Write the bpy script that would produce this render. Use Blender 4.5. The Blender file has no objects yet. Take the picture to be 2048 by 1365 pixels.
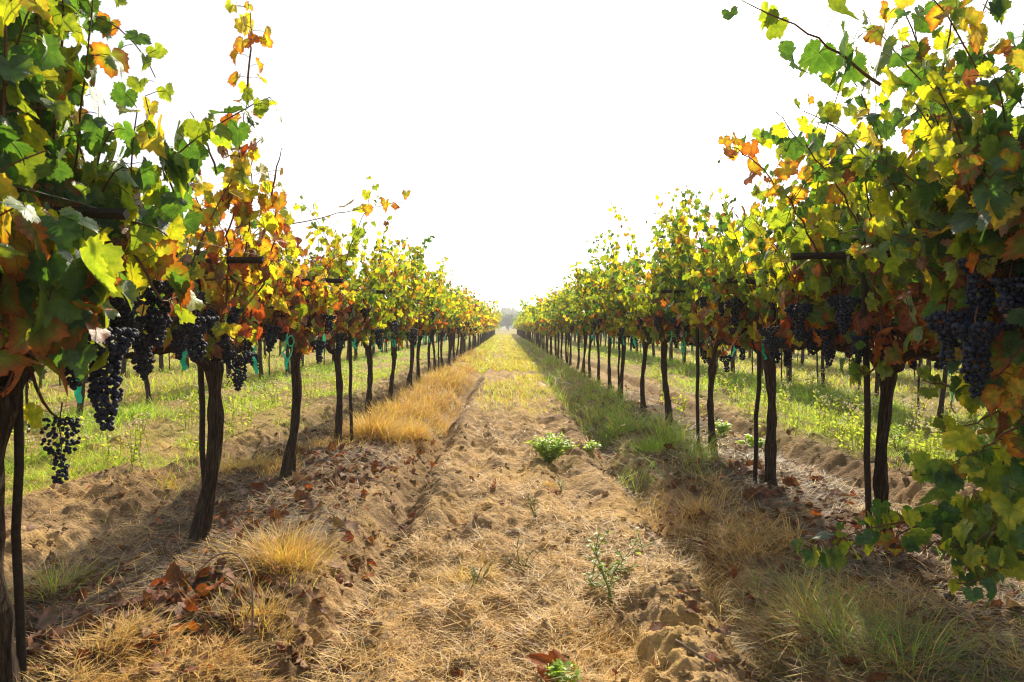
import bpy, bmesh, math, random
import numpy as np
from mathutils import Vector
R = math.radians
SC = bpy.context.scene
COL = SC.collection

# ------------------------------------------------------------------ camera
CAM_H, FOC = 1.15, 1365.0
cam_d = bpy.data.cameras.new('camera'); cam = bpy.data.objects.new('camera', cam_d); COL.objects.link(cam)
cam.location = (0, 0, CAM_H)
cam.rotation_euler = (R(90 - 1.15), 0, R(-0.59))
cam_d.sensor_width = 36.0; cam_d.lens = 24.0
cam_d.clip_start = 0.05; cam_d.clip_end = 5000
cam_d.dof.use_dof = True; cam_d.dof.focus_distance = 4.6; cam_d.dof.aperture_fstop = 6.3
SC.camera = cam

# ------------------------------------------------------------------ sky, sun, exposure
SUN_AZ, SUN_EL = 12.0, 34.0          # degrees clockwise from the row direction, degrees up
w = bpy.data.worlds.new('World'); SC.world = w; w.use_nodes = True
nt = w.node_tree; nt.nodes.clear()
sky = nt.nodes.new('ShaderNodeTexSky'); sky.sky_type = 'NISHITA'; sky.sun_disc = False
sky.sun_elevation = R(SUN_EL); sky.sun_rotation = R(SUN_AZ)
sky.air_density = 1.0; sky.dust_density = 2.2; sky.ozone_density = 1.0; sky.altitude = 0
hs = nt.nodes.new('ShaderNodeHueSaturation'); hs.inputs['Saturation'].default_value = 0.30
bg = nt.nodes.new('ShaderNodeBackground'); bg.inputs['Strength'].default_value = 0.105
wo = nt.nodes.new('ShaderNodeOutputWorld')
nt.links.new(sky.outputs[0], hs.inputs['Color']); nt.links.new(hs.outputs[0], bg.inputs['Color']); nt.links.new(bg.outputs[0], wo.inputs['Surface'])
sd = bpy.data.lights.new('sun', 'SUN'); sd.energy = 5.0; sd.angle = R(0.6); sd.color = (1.0, 0.87, 0.66)
sun = bpy.data.objects.new('sun', sd); COL.objects.link(sun)
sv = Vector((math.sin(R(SUN_AZ)) * math.cos(R(SUN_EL)), math.cos(R(SUN_AZ)) * math.cos(R(SUN_EL)), math.sin(R(SUN_EL))))
sun.rotation_euler = sv.to_track_quat('Z', 'Y').to_euler(); sun.location = (10, 20, 30)
SC.view_settings.view_transform = 'Standard'; SC.view_settings.look = 'None'
SC.view_settings.exposure = 0.78; SC.view_settings.gamma = 1.0
HAZE = 0.0019
SC.render.engine = 'CYCLES'
SC.cycles.max_bounces = 8; SC.cycles.transmission_bounces = 8; SC.cycles.diffuse_bounces = 6; SC.cycles.glossy_bounces = 2
SC.cycles.use_denoising = True; SC.cycles.filter_width = 1.15; SC.cycles.sample_clamp_indirect = 6

# ------------------------------------------------------------------ noise
def _h(ix, iy, s):
    ix = ix.astype(np.int64); iy = iy.astype(np.int64)
    n = (ix * 374761393 + iy * 668265263 + s * 974634737) & 0xffffffff
    n = ((n ^ (n >> 13)) * 1274126177) & 0xffffffff
    n = n ^ (n >> 16)
    return (n & 0xffffff) / float(0xffffff)
def vn(x, y, s=0):
    fx = np.floor(x); fy = np.floor(y); tx = x - fx; ty = y - fy
    tx = tx * tx * (3 - 2 * tx); ty = ty * ty * (3 - 2 * ty)
    a = _h(fx, fy, s); b = _h(fx + 1, fy, s); c = _h(fx, fy + 1, s); d = _h(fx + 1, fy + 1, s)
    return ((a + (b - a) * tx) * (1 - ty) + (c + (d - c) * tx) * ty) * 2 - 1
def fbm(x, y, s=0, o=4):
    r = 0; a = .5
    for i in range(o):
        r = r + a * vn(x, y, s + i * 7); x = x * 2.03 + 5.1; y = y * 2.03 + 2.7; a *= .5
    return r
def lumps(x, y, cell, s, rmin=.35, rmax=.75):
    x = x / cell; y = y / cell; fx = np.floor(x); fy = np.floor(y); best = np.zeros_like(x)
    for dx in (-1, 0, 1):
        for dy in (-1, 0, 1):
            cx = fx + dx; cy = fy + dy
            px = cx + _h(cx, cy, s); py = cy + _h(cx, cy, s + 1); rr = rmin + (rmax - rmin) * _h(cx, cy, s + 2)
            hh = .25 + .75 * _h(cx, cy, s + 3)
            q = np.clip(1 - ((x - px) ** 2 + (y - py) ** 2) / (rr * rr), 0, 1)
            best = np.maximum(best, q ** .8 * hh * rr)
    return best
def sst(a, b, x):
    t = np.clip((x - a) / (b - a), 0, 1); return t * t * (3 - 2 * t)

# ------------------------------------------------------------------ ground shape
ROWGAP = 3.57
XL, XR, XC = -1.62, 1.95, 0.165
def aisle_u(x, y):
    xx = x + .05 * vn(y * .45, y * 0 + 3.3, 91)
    return ((xx - XC + ROWGAP / 2) % ROWGAP) - ROWGAP / 2
def H(x, y):
    x = np.asarray(x, float); y = np.asarray(y, float)
    u = aisle_u(x, y); au = np.abs(u)
    d = np.maximum(y, 0) ; f1 = 1 / (1 + (d / 26.) ** 2); f2 = 1 / (1 + (d / 12.) ** 2)
    far = 1 - sst(100, 130, d)
    z = -.10 + .10 * sst(1.0, 1.55, au) + .025 * np.exp(-(u / .5) ** 2)
    rc = .90 + .05 * vn(y * .8, np.sign(u) * 9, 17)
    rm = .8 + .35 * vn(y * 1.7, np.sign(u) * 5, 18)
    z = z - .15 * np.exp(-((au - rc) / .12) ** 2) + .06 * rm * np.exp(-((au - rc + .27) / .12) ** 2) + .04 * rm * np.exp(-((au - rc - .24) / .1) ** 2) + .03 * np.sin(u * 17 + 1.5 * vn(y * .6, y * 0, 29)) * np.exp(-(u / .8) ** 2)
    z = z * far + .03 * fbm(x * 1.3, y * 1.3, 3, 3) * f1
    z = z + .022 * fbm(x * 6, y * 6, 5, 3) * f1
    till = sst(-.15, .25, fbm(x * .9, y * .7, 23, 2) + .25 * np.exp(-((au - .75) / .35) ** 2))
    z = z + .10 * lumps(x + .06 * fbm(x * 12, y * 12, 12, 2), y + .06 * fbm(x * 12, y * 12, 13, 2), .21, 31) * (.25 + .75 * till) * f1
    z = z + .060 * lumps(x + .03 * fbm(x * 30, y * 30, 14, 2), y + .03 * fbm(x * 30, y * 30, 15, 2), .085, 41) * f2 * (.45 + .55 * till)
    z = z + .028 * lumps(x, y, .032, 47) * f2 + .022 * fbm(x * 24, y * 24, 19, 3) * f2 - .03 * np.abs(fbm(x * 7, y * 5, 20, 3)) * f1
    return z

def at(px, py, d):
    """a point seen at pixel (px, py) of the 2048 wide photograph, d metres away"""
    return np.array([(px - 1010) * d / FOC, d, CAM_H + (655 - py) * d / FOC])

# ------------------------------------------------------------------ mesh buffers
class Buf:
    def __init__(s):
        s.V = []; s.Q = []; s.T = []; s.C = []; s.D = []; s.U = []; s.qm = []; s.tm = []; s.n = 0
    def add(s, V, tris=None, quads=None, col=None, tcol=None, luv=None, mi=0):
        V = np.asarray(V, np.float32); m = len(V)
        def full(a, k=3):
            if a is None: return np.zeros((m, k), np.float32)
            a = np.asarray(a, np.float32)
            return np.broadcast_to(a, (m, k)) if a.ndim == 1 else a
        s.V.append(V); s.C.append(full(col)); s.D.append(full(tcol)); s.U.append(full(luv))
        if tris is not None and len(tris):
            s.T.append(np.asarray(tris, np.int64) + s.n); s.tm.append(np.full(len(tris), mi, np.int32))
        if quads is not None and len(quads):
            s.Q.append(np.asarray(quads, np.int64) + s.n); s.qm.append(np.full(len(quads), mi, np.int32))
        s.n += m
    def mesh(s, name, mats, smooth=True):
        me = bpy.data.meshes.new(name)
        V = np.concatenate(s.V); nv = len(V)
        T = np.concatenate(s.T) if s.T else np.zeros((0, 3), np.int64)
        Q = np.concatenate(s.Q) if s.Q else np.zeros((0, 4), np.int64)
        mi = np.concatenate(s.tm + s.qm).astype(np.int32)
        loops = np.concatenate([T.ravel(), Q.ravel()]).astype(np.int32)
        nt_, nq = len(T), len(Q)
        start = np.concatenate([np.arange(nt_) * 3, nt_ * 3 + np.arange(nq) * 4]).astype(np.int32)
        me.vertices.add(nv); me.vertices.foreach_set('co', V.ravel())
        me.loops.add(len(loops)); me.loops.foreach_set('vertex_index', loops)
        me.polygons.add(nt_ + nq); me.polygons.foreach_set('loop_start', start)
        me.polygons.foreach_set('material_index', mi)
        me.polygons.foreach_set('use_smooth', np.full(nt_ + nq, smooth, bool))
        for nm, A in (('col', s.C), ('tcol', s.D)):
            a = np.concatenate(A); rgba = np.ones((nv, 4), np.float32); rgba[:, :3] = a
            at_ = me.attributes.new(nm, 'FLOAT_COLOR', 'POINT'); at_.data.foreach_set('color', rgba.ravel())
        at_ = me.attributes.new('luv', 'FLOAT_VECTOR', 'POINT'); at_.data.foreach_set('vector', np.concatenate(s.U).astype(np.float32).ravel())
        for m in mats: me.materials.append(m)
        me.update(calc_edges=True)
        return me
    def build(s, name, mats, parent=None, smooth=True):
        if not isinstance(mats, (list, tuple)): mats = [mats]
        o = bpy.data.objects.new(name, s.mesh(name, mats, smooth)); COL.objects.link(o)
        if parent is not None: o.parent = parent
        return o
def tag(o, label=None, cat=None, group=None, kind=None):
    if label: o['label'] = label
    if cat: o['category'] = cat
    if group: o['group'] = group
    if kind: o['kind'] = kind
    return o
def empty(name, loc, rz=0):
    o = bpy.data.objects.new(name, None); COL.objects.link(o); o.location = loc; o.rotation_euler = (0, 0, rz); o.empty_display_size = .1
    return o
def copy_tree(o, parent=None):
    c = o.copy(); COL.objects.link(c)
    if parent is not None: c.parent = parent
    for ch in list(o.children): copy_tree(ch, c)
    return c
def nrm(a): return a / np.maximum(np.linalg.norm(a, axis=-1, keepdims=True), 1e-9)

# ------------------------------------------------------------------ materials
def mat(name):
    m = bpy.data.materials.new(name); m.use_nodes = True; m.node_tree.nodes.clear()
    return m, m.node_tree
class NT:
    def __init__(s, t): s.t = t
    def n(s, typ, **k):
        x = s.t.nodes.new(typ)
        for a, v in k.items(): setattr(x, a, v)
        return x
    def l(s, a, b): s.t.links.new(a, b)
    def math(s, op, a, b=None, clamp=False):
        x = s.n('ShaderNodeMath', operation=op); x.use_clamp = clamp
        for i, v in enumerate((a, b)):
            if v is None: continue
            if isinstance(v, (int, float)): x.inputs[i].default_value = v
            else: s.l(v, x.inputs[i])
        return x.outputs[0]
    def attr(s, nm):
        return s.n('ShaderNodeAttribute', attribute_name=nm)
    def noise(s, scale, detail=3, rough=.55, vec=None):
        x = s.n('ShaderNodeTexNoise'); x.inputs['Scale'].default_value = scale; x.inputs['Detail'].default_value = detail; x.inputs['Roughness'].default_value = rough
        if vec is not None: s.l(vec, x.inputs['Vector'])
        return x
    def ramp(s, fac, stops):
        x = s.n('ShaderNodeValToRGB'); e = x.color_ramp.elements
        while len(e) < len(stops): e.new(.5)
        for i, (p, c) in enumerate(stops):
            e[i].position = p; e[i].color = (*c, 1) if len(c) == 3 else c
        s.l(fac, x.inputs[0]); return x.outputs[0]
    def mix(s, fac, a, b, mode='MIX'):
        x = s.n('ShaderNodeMix', data_type='RGBA', blend_type=mode)
        for i, v in ((0, fac), (6, a), (7, b)):
            if isinstance(v, (int, float)): x.inputs[i].default_value = v
            elif isinstance(v, tuple): x.inputs[i].default_value = (*v, 1)
            else: s.l(v, x.inputs[i])
        return x.outputs[2]
def leafy(name, veins=True, rough=.5, spec=.27, mottle=.35, nscale=45):
    m, t = mat(name); g = NT(t)
    c = g.attr('col'); tc = g.attr('tcol'); uv = g.attr('luv')
    no = g.noise(nscale, 3)
    k = g.math('MULTIPLY_ADD', no.outputs[0], mottle * 2); k.node.inputs[2].default_value = 1 - mottle
    bs = g.n('ShaderNodeBsdfPrincipled'); tr = g.n('ShaderNodeBsdfTranslucent'); add = g.n('ShaderNodeAddShader'); out = g.n('ShaderNodeOutputMaterial')
    grey = g.n('ShaderNodeCombineColor')
    for i in range(3): g.l(k, grey.inputs[i])
    n2 = g.noise(2.6, 3, .6, uv.outputs['Vector']); blot = g.ramp(n2.outputs[0], [(.36, (.62, .70, .62)), (.55, (1, 1, 1)), (.70, (1.45, 1.25, 1.0))])
    cc = g.mix(1.0, c.outputs['Color'], grey.outputs[0], 'MULTIPLY'); tt = g.mix(1.0, tc.outputs['Color'], grey.outputs[0], 'MULTIPLY')
    if veins:
        sp = g.n('ShaderNodeSeparateXYZ'); g.l(uv.outputs['Vector'], sp.inputs[0])
        ang = g.math('ABSOLUTE', g.math('ARCTAN2', sp.outputs[0], sp.outputs[1]))
        r = g.math('SQRT', g.math('ADD', g.math('MULTIPLY', sp.outputs[0], sp.outputs[0]), g.math('MULTIPLY', sp.outputs[1], sp.outputs[1])))
        pp = g.math('PINGPONG', ang, .5)
        dist = g.math('MULTIPLY', pp, r)
        vein = g.math('SUBTRACT', 1.0, g.math('MULTIPLY', dist, 38.0), True)
        # side veins: stripes slanting off the main veins
        s2 = g.math('PINGPONG', g.math('ADD', g.math('MULTIPLY', r, 1.0), g.math('MULTIPLY', pp, -.75)), .075)
        v2 = g.math('MULTIPLY', g.math('SUBTRACT', 1.0, g.math('MULTIPLY', s2, 60.0), True), .5)
        va = g.math('MAXIMUM', vein, v2)
        cc = g.mix(g.math('MULTIPLY', va, .30), cc, (.16, .19, .06))
        tt = g.mix(g.math('MULTIPLY', va, .22), tt, (.30, .33, .05))
        cc = g.mix(1.0, cc, blot, 'MULTIPLY'); tt = g.mix(1.0, tt, blot, 'MULTIPLY')
        bp = g.n('ShaderNodeBump'); bp.inputs['Strength'].default_value = .8; bp.inputs['Distance'].default_value = .006
        hh = g.math('ADD', g.math('MULTIPLY', va, -.8), g.math('MULTIPLY', no.outputs[0], 1.2)); g.l(hh, bp.inputs['Height'])
        g.l(bp.outputs[0], bs.inputs['Normal'])
    g.l(cc, bs.inputs['Base Color']); g.l(tt, tr.inputs['Color'])
    bs.inputs['Roughness'].default_value = rough; bs.inputs['Specular IOR Level'].default_value = spec
    g.l(bs.outputs[0], add.inputs[0]); g.l(tr.outputs[0], add.inputs[1]); g.l(add.outputs[0], out.inputs[0])
    return m
M_LEAF = leafy('vine leaf')
M_DRY = leafy('dry leaf', True, .75, .2, .5, 30)
M_BLADE = leafy('grass blade', False, .6, .25, .2, 12)
M_FARLEAF = leafy('small leaf', False, .55, .3, .25, 9)
def simple(name, col, rough=.7, spec=.3, nscale=20, var=.35, bump=0.3, metallic=0):
    m, t = mat(name); g = NT(t)
    co = g.n('ShaderNodeTexCoord'); no = g.noise(nscale, 4, .6, co.outputs['Object'])
    bs = g.n('ShaderNodeBsdfPrincipled'); out = g.n('ShaderNodeOutputMaterial')
    lo = tuple(c * (1 - var) for c in col); hi = tuple(min(1, c * (1 + var)) for c in col)
    g.l(g.ramp(no.outputs[0], [(.3, lo), (.7, hi)]), bs.inputs['Base Color'])
    bs.inputs['Roughness'].default_value = rough; bs.inputs['Specular IOR Level'].default_value = spec; bs.inputs['Metallic'].default_value = metallic
    if bump:
        bp = g.n('ShaderNodeBump'); bp.inputs['Strength'].default_value = bump; bp.inputs['Distance'].default_value = .005
        g.l(no.outputs[0], bp.inputs['Height']); g.l(bp.outputs[0], bs.inputs['Normal'])
    g.l(bs.outputs[0], out.inputs[0]); return m
M_STAKE = simple('rusted stake', (.035, .026, .02), .8, .2, 60)
M_ARM = simple('weathered crossarm', (.035, .027, .022), .85, .2, 40)
M_WIRE = simple('trellis wire', (.10, .09, .085), .7, .2, 30, .2, 0, 0)
M_CANE = simple('vine cane', (.13, .055, .028), .6, .3, 60)
M_WOODBIT = simple('dead stick', (.22, .16, .11), .85, .2, 50)
M_STONE = simple('stone', (.30, .24, .17), .9, .2, 35, .35, .5)
def bark():
    m, t = mat('bark'); g = NT(t)
    uv = g.attr('luv'); mp = g.n('ShaderNodeMapping'); mp.inputs['Scale'].default_value = (1, 1, 1)
    g.l(uv.outputs['Vector'], mp.inputs['Vector'])
    a = g.noise(3.2, 6, .7, mp.outputs[0]); b = g.noise(9, 4, .6, mp.outputs[0])
    bs = g.n('ShaderNodeBsdfPrincipled'); out = g.n('ShaderNodeOutputMaterial')
    g.l(g.ramp(a.outputs[0], [(.34, (.014, .010, .008)), (.52, (.075, .052, .036)), (.72, (.21, .15, .105))]), bs.inputs['Base Color'])
    bs.inputs['Roughness'].default_value = .9; bs.inputs['Specular IOR Level'].default_value = .15
    bp = g.n('ShaderNodeBump'); bp.inputs['Strength'].default_value = 1.0; bp.inputs['Distance'].default_value = .035
    g.l(g.math('ADD', a.outputs[0], g.math('MULTIPLY', b.outputs[0], .4)), bp.inputs['Height']); g.l(bp.outputs[0], bs.inputs['Normal'])
    g.l(bs.outputs[0], out.inputs[0]); return m
M_BARK = bark()
def berry():
    m, t = mat('grape skin'); g = NT(t)
    co = g.n('ShaderNodeTexCoord'); a = g.noise(70, 3, .6, co.outputs['Object']); b = g.noise(18, 2, .5, co.outputs['Object'])
    bs = g.n('ShaderNodeBsdfPrincipled'); out = g.n('ShaderNodeOutputMaterial')
    f = g.math('MULTIPLY', a.outputs[0], b.outputs[0])
    g.l(g.ramp(f, [(.12, (.005, .006, .015)), (.30, (.012, .019, .040)), (.46, (.045, .062, .11))]), bs.inputs['Base Color'])
    at2 = g.attr('col'); base = bs.inputs['Base Color'].links[0].from_socket; g.l(g.mix(at2.outputs['Fac'], base, g.mix(.4, base, (.055, .068, .125))), bs.inputs['Base Color'])
    bs.inputs['Roughness'].default_value = .62; bs.inputs['Specular IOR Level'].default_value = .28
    g.l(bs.outputs[0], out.inputs[0]); return m
M_BERRY = berry()
def tie():
    m, t = mat('green plastic tape'); g = NT(t)
    co = g.n('ShaderNodeTexCoord'); a = g.noise(40, 2, .5, co.outputs['Object'])
    bs = g.n('ShaderNodeBsdfPrincipled'); tr = g.n('ShaderNodeBsdfTranslucent'); add = g.n('ShaderNodeAddShader'); out = g.n('ShaderNodeOutputMaterial')
    g.l(g.ramp(a.outputs[0], [(.3, (.006, .30, .22)), (.7, (.03, .45, .34))]), bs.inputs['Base Color']); bs.inputs['Roughness'].default_value = .35
    tr.inputs['Color'].default_value = (.015, .46, .34, 1)
    g.l(bs.outputs[0], add.inputs[0]); g.l(tr.outputs[0], add.inputs[1]); g.l(add.outputs[0], out.inputs[0]); return m
M_TIE = tie()
def soil():
    m, t = mat('soil'); g = NT(t)
    c = g.attr('col'); geo = g.n('ShaderNodeNewGeometry')
    a = g.noise(9, 6, .65, geo.outputs['Position']); b = g.noise(70, 4, .7, geo.outputs['Position']); v = g.n('ShaderNodeTexVoronoi'); v.inputs['Scale'].default_value = 55; g.l(geo.outputs['Position'], v.inputs['Vector'])
    bs = g.n('ShaderNodeBsdfPrincipled'); out = g.n('ShaderNodeOutputMaterial')
    k = g.ramp(a.outputs[0], [(.3, (.58, .57, .56)), (.7, (1.25, 1.22, 1.18))]); k2 = g.ramp(b.outputs[0], [(.3, (.68, .68, .68)), (.72, (1.25, 1.22, 1.18))])
    x = g.mix(1.0, g.mix(1.0, c.outputs['Color'], k, 'MULTIPLY'), k2, 'MULTIPLY')
    g.l(x, bs.inputs['Base Color']); bs.inputs['Roughness'].default_value = .95; bs.inputs['Specular IOR Level'].default_value = .1
    bp = g.n('ShaderNodeBump'); bp.inputs['Strength'].default_value = .8; bp.inputs['Distance'].default_value = .012
    g.l(g.math('ADD', b.outputs[0], g.math('MULTIPLY', v.outputs['Distance'], .6)), bp.inputs['Height']); g.l(bp.outputs[0], bs.inputs['Normal'])
    g.l(bs.outputs[0], out.inputs[0]); return m
M_SOIL = soil()

# ------------------------------------------------------------------ ground mesh
def soil_colour(x, y):
    u = aisle_u(x, y); au = np.abs(u); n1 = fbm(x * 1.1, y * 1.1, 61, 4); n2 = fbm(x * 3.5, y * 3.5, 71, 3)
    tan = np.array([.41, .285, .155]); litter = np.array([.085, .066, .050]); straw = np.array([.54, .36, .12]); moist_shade = np.array([.15, .10, .06]); green = np.array([.26, .25, .06])
    c = np.broadcast_to(tan, x.shape + (3,)).copy()
    def mixin(k, w): 
        nonlocal c
        w = np.clip(w, 0, 1)[..., None]; c = c * (1 - w) + k * w
    mixin(straw, sst(.0, .4, n2 + .2 * np.exp(-(u / .5) ** 2)) * .5)
    mixin(tan * .62, sst(-.05, .3, fbm(x * 2.2 + 9, y * 2.2, 87, 4)) * .7)
    mixin(litter, sst(1.02, 1.35, au + .3 * n1) * (.75 + .5 * n2) * (1 - sst(9, 15, y)) * np.where((x > -2.5) & (x < 2.7), 1, .3))  # leaf litter, its tone also darkened to paint shade under the rows
    mixin(moist_shade, sst(.12, .4, fbm(x * .8 + 3, y * .8, 81, 3) + .18 * np.exp(-((au - .9) / .2) ** 2)) * .75 * (1 - sst(14, 25, y)))  # moist soil, with shadow of ruts and clods painted into the same colour
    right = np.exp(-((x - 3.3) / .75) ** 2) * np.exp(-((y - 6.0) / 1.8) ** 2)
    mixin(moist_shade, right * (.9 + n2))
    side = sst(2.6, 3.4, np.abs(x - XC)) * sst(5, 8, y)
    mixin(green, side * (.45 + n1)); mixin(green * 1.35, sst(14, 40, y) * .6)
    return c
def ground():
    xs = list(np.arange(-4.1, 4.9, .0165))
    def outer(x):
        s = .0165; out = []
        while x < 620: s = min(s * 1.05, 60); x += s; out.append(x)
        return out
    xs = np.array([-a for a in reversed(outer(4.1))] + xs + outer(xs[-1]))
    ys = list(np.arange(-7, 1.6, .12)); y = 1.6
    while y < 820: ys.append(y); y += max(.0135, .0048 * y) if y < 13 else .013 * y
    ys = np.array(ys)
    X, Y = np.meshgrid(xs, ys); Z = H(X, Y)
    nx, ny = len(xs), len(ys)
    i = np.arange(nx * ny).reshape(ny, nx)
    q = np.stack([i[:-1, :-1], i[:-1, 1:], i[1:, 1:], i[1:, :-1]], -1).reshape(-1, 4)
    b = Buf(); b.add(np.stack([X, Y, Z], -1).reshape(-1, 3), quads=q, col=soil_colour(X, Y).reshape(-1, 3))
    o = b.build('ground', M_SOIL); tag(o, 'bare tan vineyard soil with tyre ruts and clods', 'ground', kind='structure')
ground()

# ------------------------------------------------------------------ tubes, leaves, blades
def tube(buf, pts, rad, k=5, mi=0, cap=True, bumpf=None, col=None, tcol=None, uvs=30.):
    pts = np.asarray(pts, float); n = len(pts); rad = np.broadcast_to(np.asarray(rad, float), (n,))
    tg = np.gradient(pts, axis=0); tg = nrm(tg)
    ref = np.array([1., 0, 0]) if abs(tg[0][0]) < .8 else np.array([0, 0, 1.])
    a = nrm(np.cross(tg[0], ref)); A = [a]
    for i in range(1, n):
        a = a - tg[i] * np.dot(a, tg[i]); a = nrm(a); A.append(a)
    A = np.array(A); B = np.cross(tg, A)
    th = np.arange(k) * 2 * math.pi / k
    r = rad[:, None] * np.ones((1, k))
    ln = np.concatenate([[0], np.cumsum(np.linalg.norm(np.diff(pts, axis=0), axis=1))])
    if bumpf is not None: r = r * bumpf(th[None, :], ln[:, None])
    V = pts[:, None, :] + r[..., None] * (np.cos(th)[None, :, None] * A[:, None, :] + np.sin(th)[None, :, None] * B[:, None, :])
    rr = float(rad.max())
    U = np.stack([np.cos(th)[None, :] * rr * uvs + 0 * r, np.sin(th)[None, :] * rr * uvs + 0 * r, ln[:, None] * uvs * .13 + 0 * r], -1)
    i = np.arange(n * k).reshape(n, k); j = np.roll(i, -1, 1)
    q = np.stack([i[:-1], j[:-1], j[1:], i[1:]], -1).reshape(-1, 4)
    V = V.reshape(-1, 3); U = U.reshape(-1, 3); tr = []
    if cap:
        V = np.concatenate([V, pts[:1], pts[-1:]]); U = np.concatenate([U, [[0, 0, 0]], [[0, 0, ln[-1] * uvs * .13]]])
        c0, c1 = n * k, n * k + 1
        for a_ in range(k):
            tr.append((c0, i[0, (a_ + 1) % k], i[0, a_])); tr.append((c1, i[-1, a_], i[-1, (a_ + 1) % k]))
    buf.add(V, tris=tr, quads=q, luv=U, mi=mi, col=col, tcol=tcol)

CP = np.array([(0, 1.0), (13, .90), (26, .74), (40, .82), (54, .92), (69, .80), (84, .68), (98, .73), (114, .78), (132, .70), (150, .62), (166, .47), (180, .10)])
def leaf_template(lv):
    if lv == 0:
        n = 44; th = np.linspace(-math.pi, math.pi, n, endpoint=False); r = np.interp(np.abs(np.degrees(th)), CP[:, 0], CP[:, 1])
        r = r * (1 + np.where(np.arange(n) % 2 == 0, .07, -.055))
        mid = np.arange(0, n, 2); nm = len(mid)
        P = np.concatenate([[[0, 0]], np.stack([np.sin(th[mid]), np.cos(th[mid])], -1) * (r[mid] * .52)[:, None], np.stack([np.sin(th), np.cos(th)], -1) * r[:, None]])
        E = np.concatenate([[0], np.full(nm, .22), np.ones(n)])
        T = []
        for a in range(nm):
            b = (a + 1) % nm; o0, o1, o2 = 1 + nm + 2 * a, 1 + nm + 2 * a + 1, 1 + nm + (2 * a + 2) % n
            T += [(0, 1 + b, 1 + a), (1 + a, o1, o0), (1 + a, 1 + b, o1), (1 + b, o2, o1)]
    elif lv == 1:
        deg = np.array([180, -150, -114, -84, -55, -27, 0, 27, 55, 84, 114, 150.]); th = np.radians(deg); n = len(th)
        r = np.interp(np.abs(deg), CP[:, 0], CP[:, 1]); P = np.concatenate([[[0, .12]], np.stack([np.sin(th), np.cos(th)], -1) * r[:, None]]); E = np.concatenate([[0], np.ones(n)])
        T = [(0, 1 + (a + 1) % n, 1 + a) for a in range(n)]
    else:
        P = np.array([(0, -.3), (.7, .1), (.0, 1.), (-.7, .1)]) ; E = np.array([.5, 1, 1, 1]); T = [(0, 1, 2), (0, 2, 3)]
    return P, E, np.array(T)
TPL = [leaf_template(i) for i in range(3)]
def ovate():
    P = np.array([(0, 0), (.22, .3), (.2, .65), (0, 1), (-.2, .65), (-.22, .3)]); return P, np.array([0, .5, .8, 1, .8, .5]), np.array([(0, 1, 5), (1, 2, 5), (5, 2, 4), (2, 3, 4)])
OV = ovate()
def leaves(buf, rng, P, T, N, size, c0, c1, t0, t1, tpl, curl=None, fold=None, wave=.06, mi=0):
    P0, E, TR = tpl; n = len(P); m = len(P0)
    if n == 0: return
    T = nrm(T); N = nrm(N - T * np.sum(N * T, 1, keepdims=True)); X = np.cross(T, N)
    x = np.repeat(P0[None, :, 0], n, 0); y = np.repeat(P0[None, :, 1], n, 0)
    rr = np.sqrt(x * x + y * y); th = np.arctan2(x, y)
    if m > 6:
        f_ = 1 + .10 * np.sin(2 * th + rng.uniform(0, 6.28, (n, 1))) + .09 * np.sin(3 * th + rng.uniform(0, 6.28, (n, 1))) + rng.normal(0, .035, (n, m)); x = x * f_; y = y * f_
    curl = rng.normal(.35, .35, n) if curl is None else curl
    fold = rng.normal(.25, .2, n) if fold is None else fold
    z = -(curl[:, None] * .55) * np.maximum(y, -.2) ** 2 * np.sign(y + .2) + fold[:, None] * np.abs(x) * .6
    z = z + wave * rr ** 2 * np.sin(th * rng.choice([3, 4, 5], n)[:, None] + rng.uniform(0, 6.28, n)[:, None]) * 2
    k = np.abs(curl[:, None]) + 1e-3
    # roll the sides in on strongly curled (dried) leaves
    roll = np.clip(k - .7, 0, 2.2) * 1.3 + 1e-3
    sg = np.where(rng.random(n) < .5, 1, -1)[:, None]
    z = z + sg * (1 - np.cos(roll * x)) / roll; x = np.sin(roll * x) / roll
    sx = rng.uniform(.85, 1.12, n)[:, None]
    S = size[:, None, None] / 1.45
    V = P[:, None, :] + S * ((x * sx)[..., None] * X[:, None, :] + y[..., None] * T[:, None, :] + z[..., None] * N[:, None, :])
    jit = np.clip(E[None, :, None] * 1.0 + rng.normal(0, .12, (n, m, 1)) * (E[None, :, None] > 0), 0, 1)
    C = c0[:, None, :] * (1 - jit) + c1[:, None, :] * jit; D = t0[:, None, :] * (1 - jit) + t1[:, None, :] * jit
    U = np.zeros((n, m, 3)); U[:, :, :2] = P0[None]; U[:, :, 2] = 40 * rng.random(n)[:, None]
    F = (TR[None] + (np.arange(n) * m)[:, None, None]).reshape(-1, 3)
    buf.add(V.reshape(-1, 3), tris=F, col=C.reshape(-1, 3), tcol=D.reshape(-1, 3), luv=U.reshape(-1, 3), mi=mi)

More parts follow.
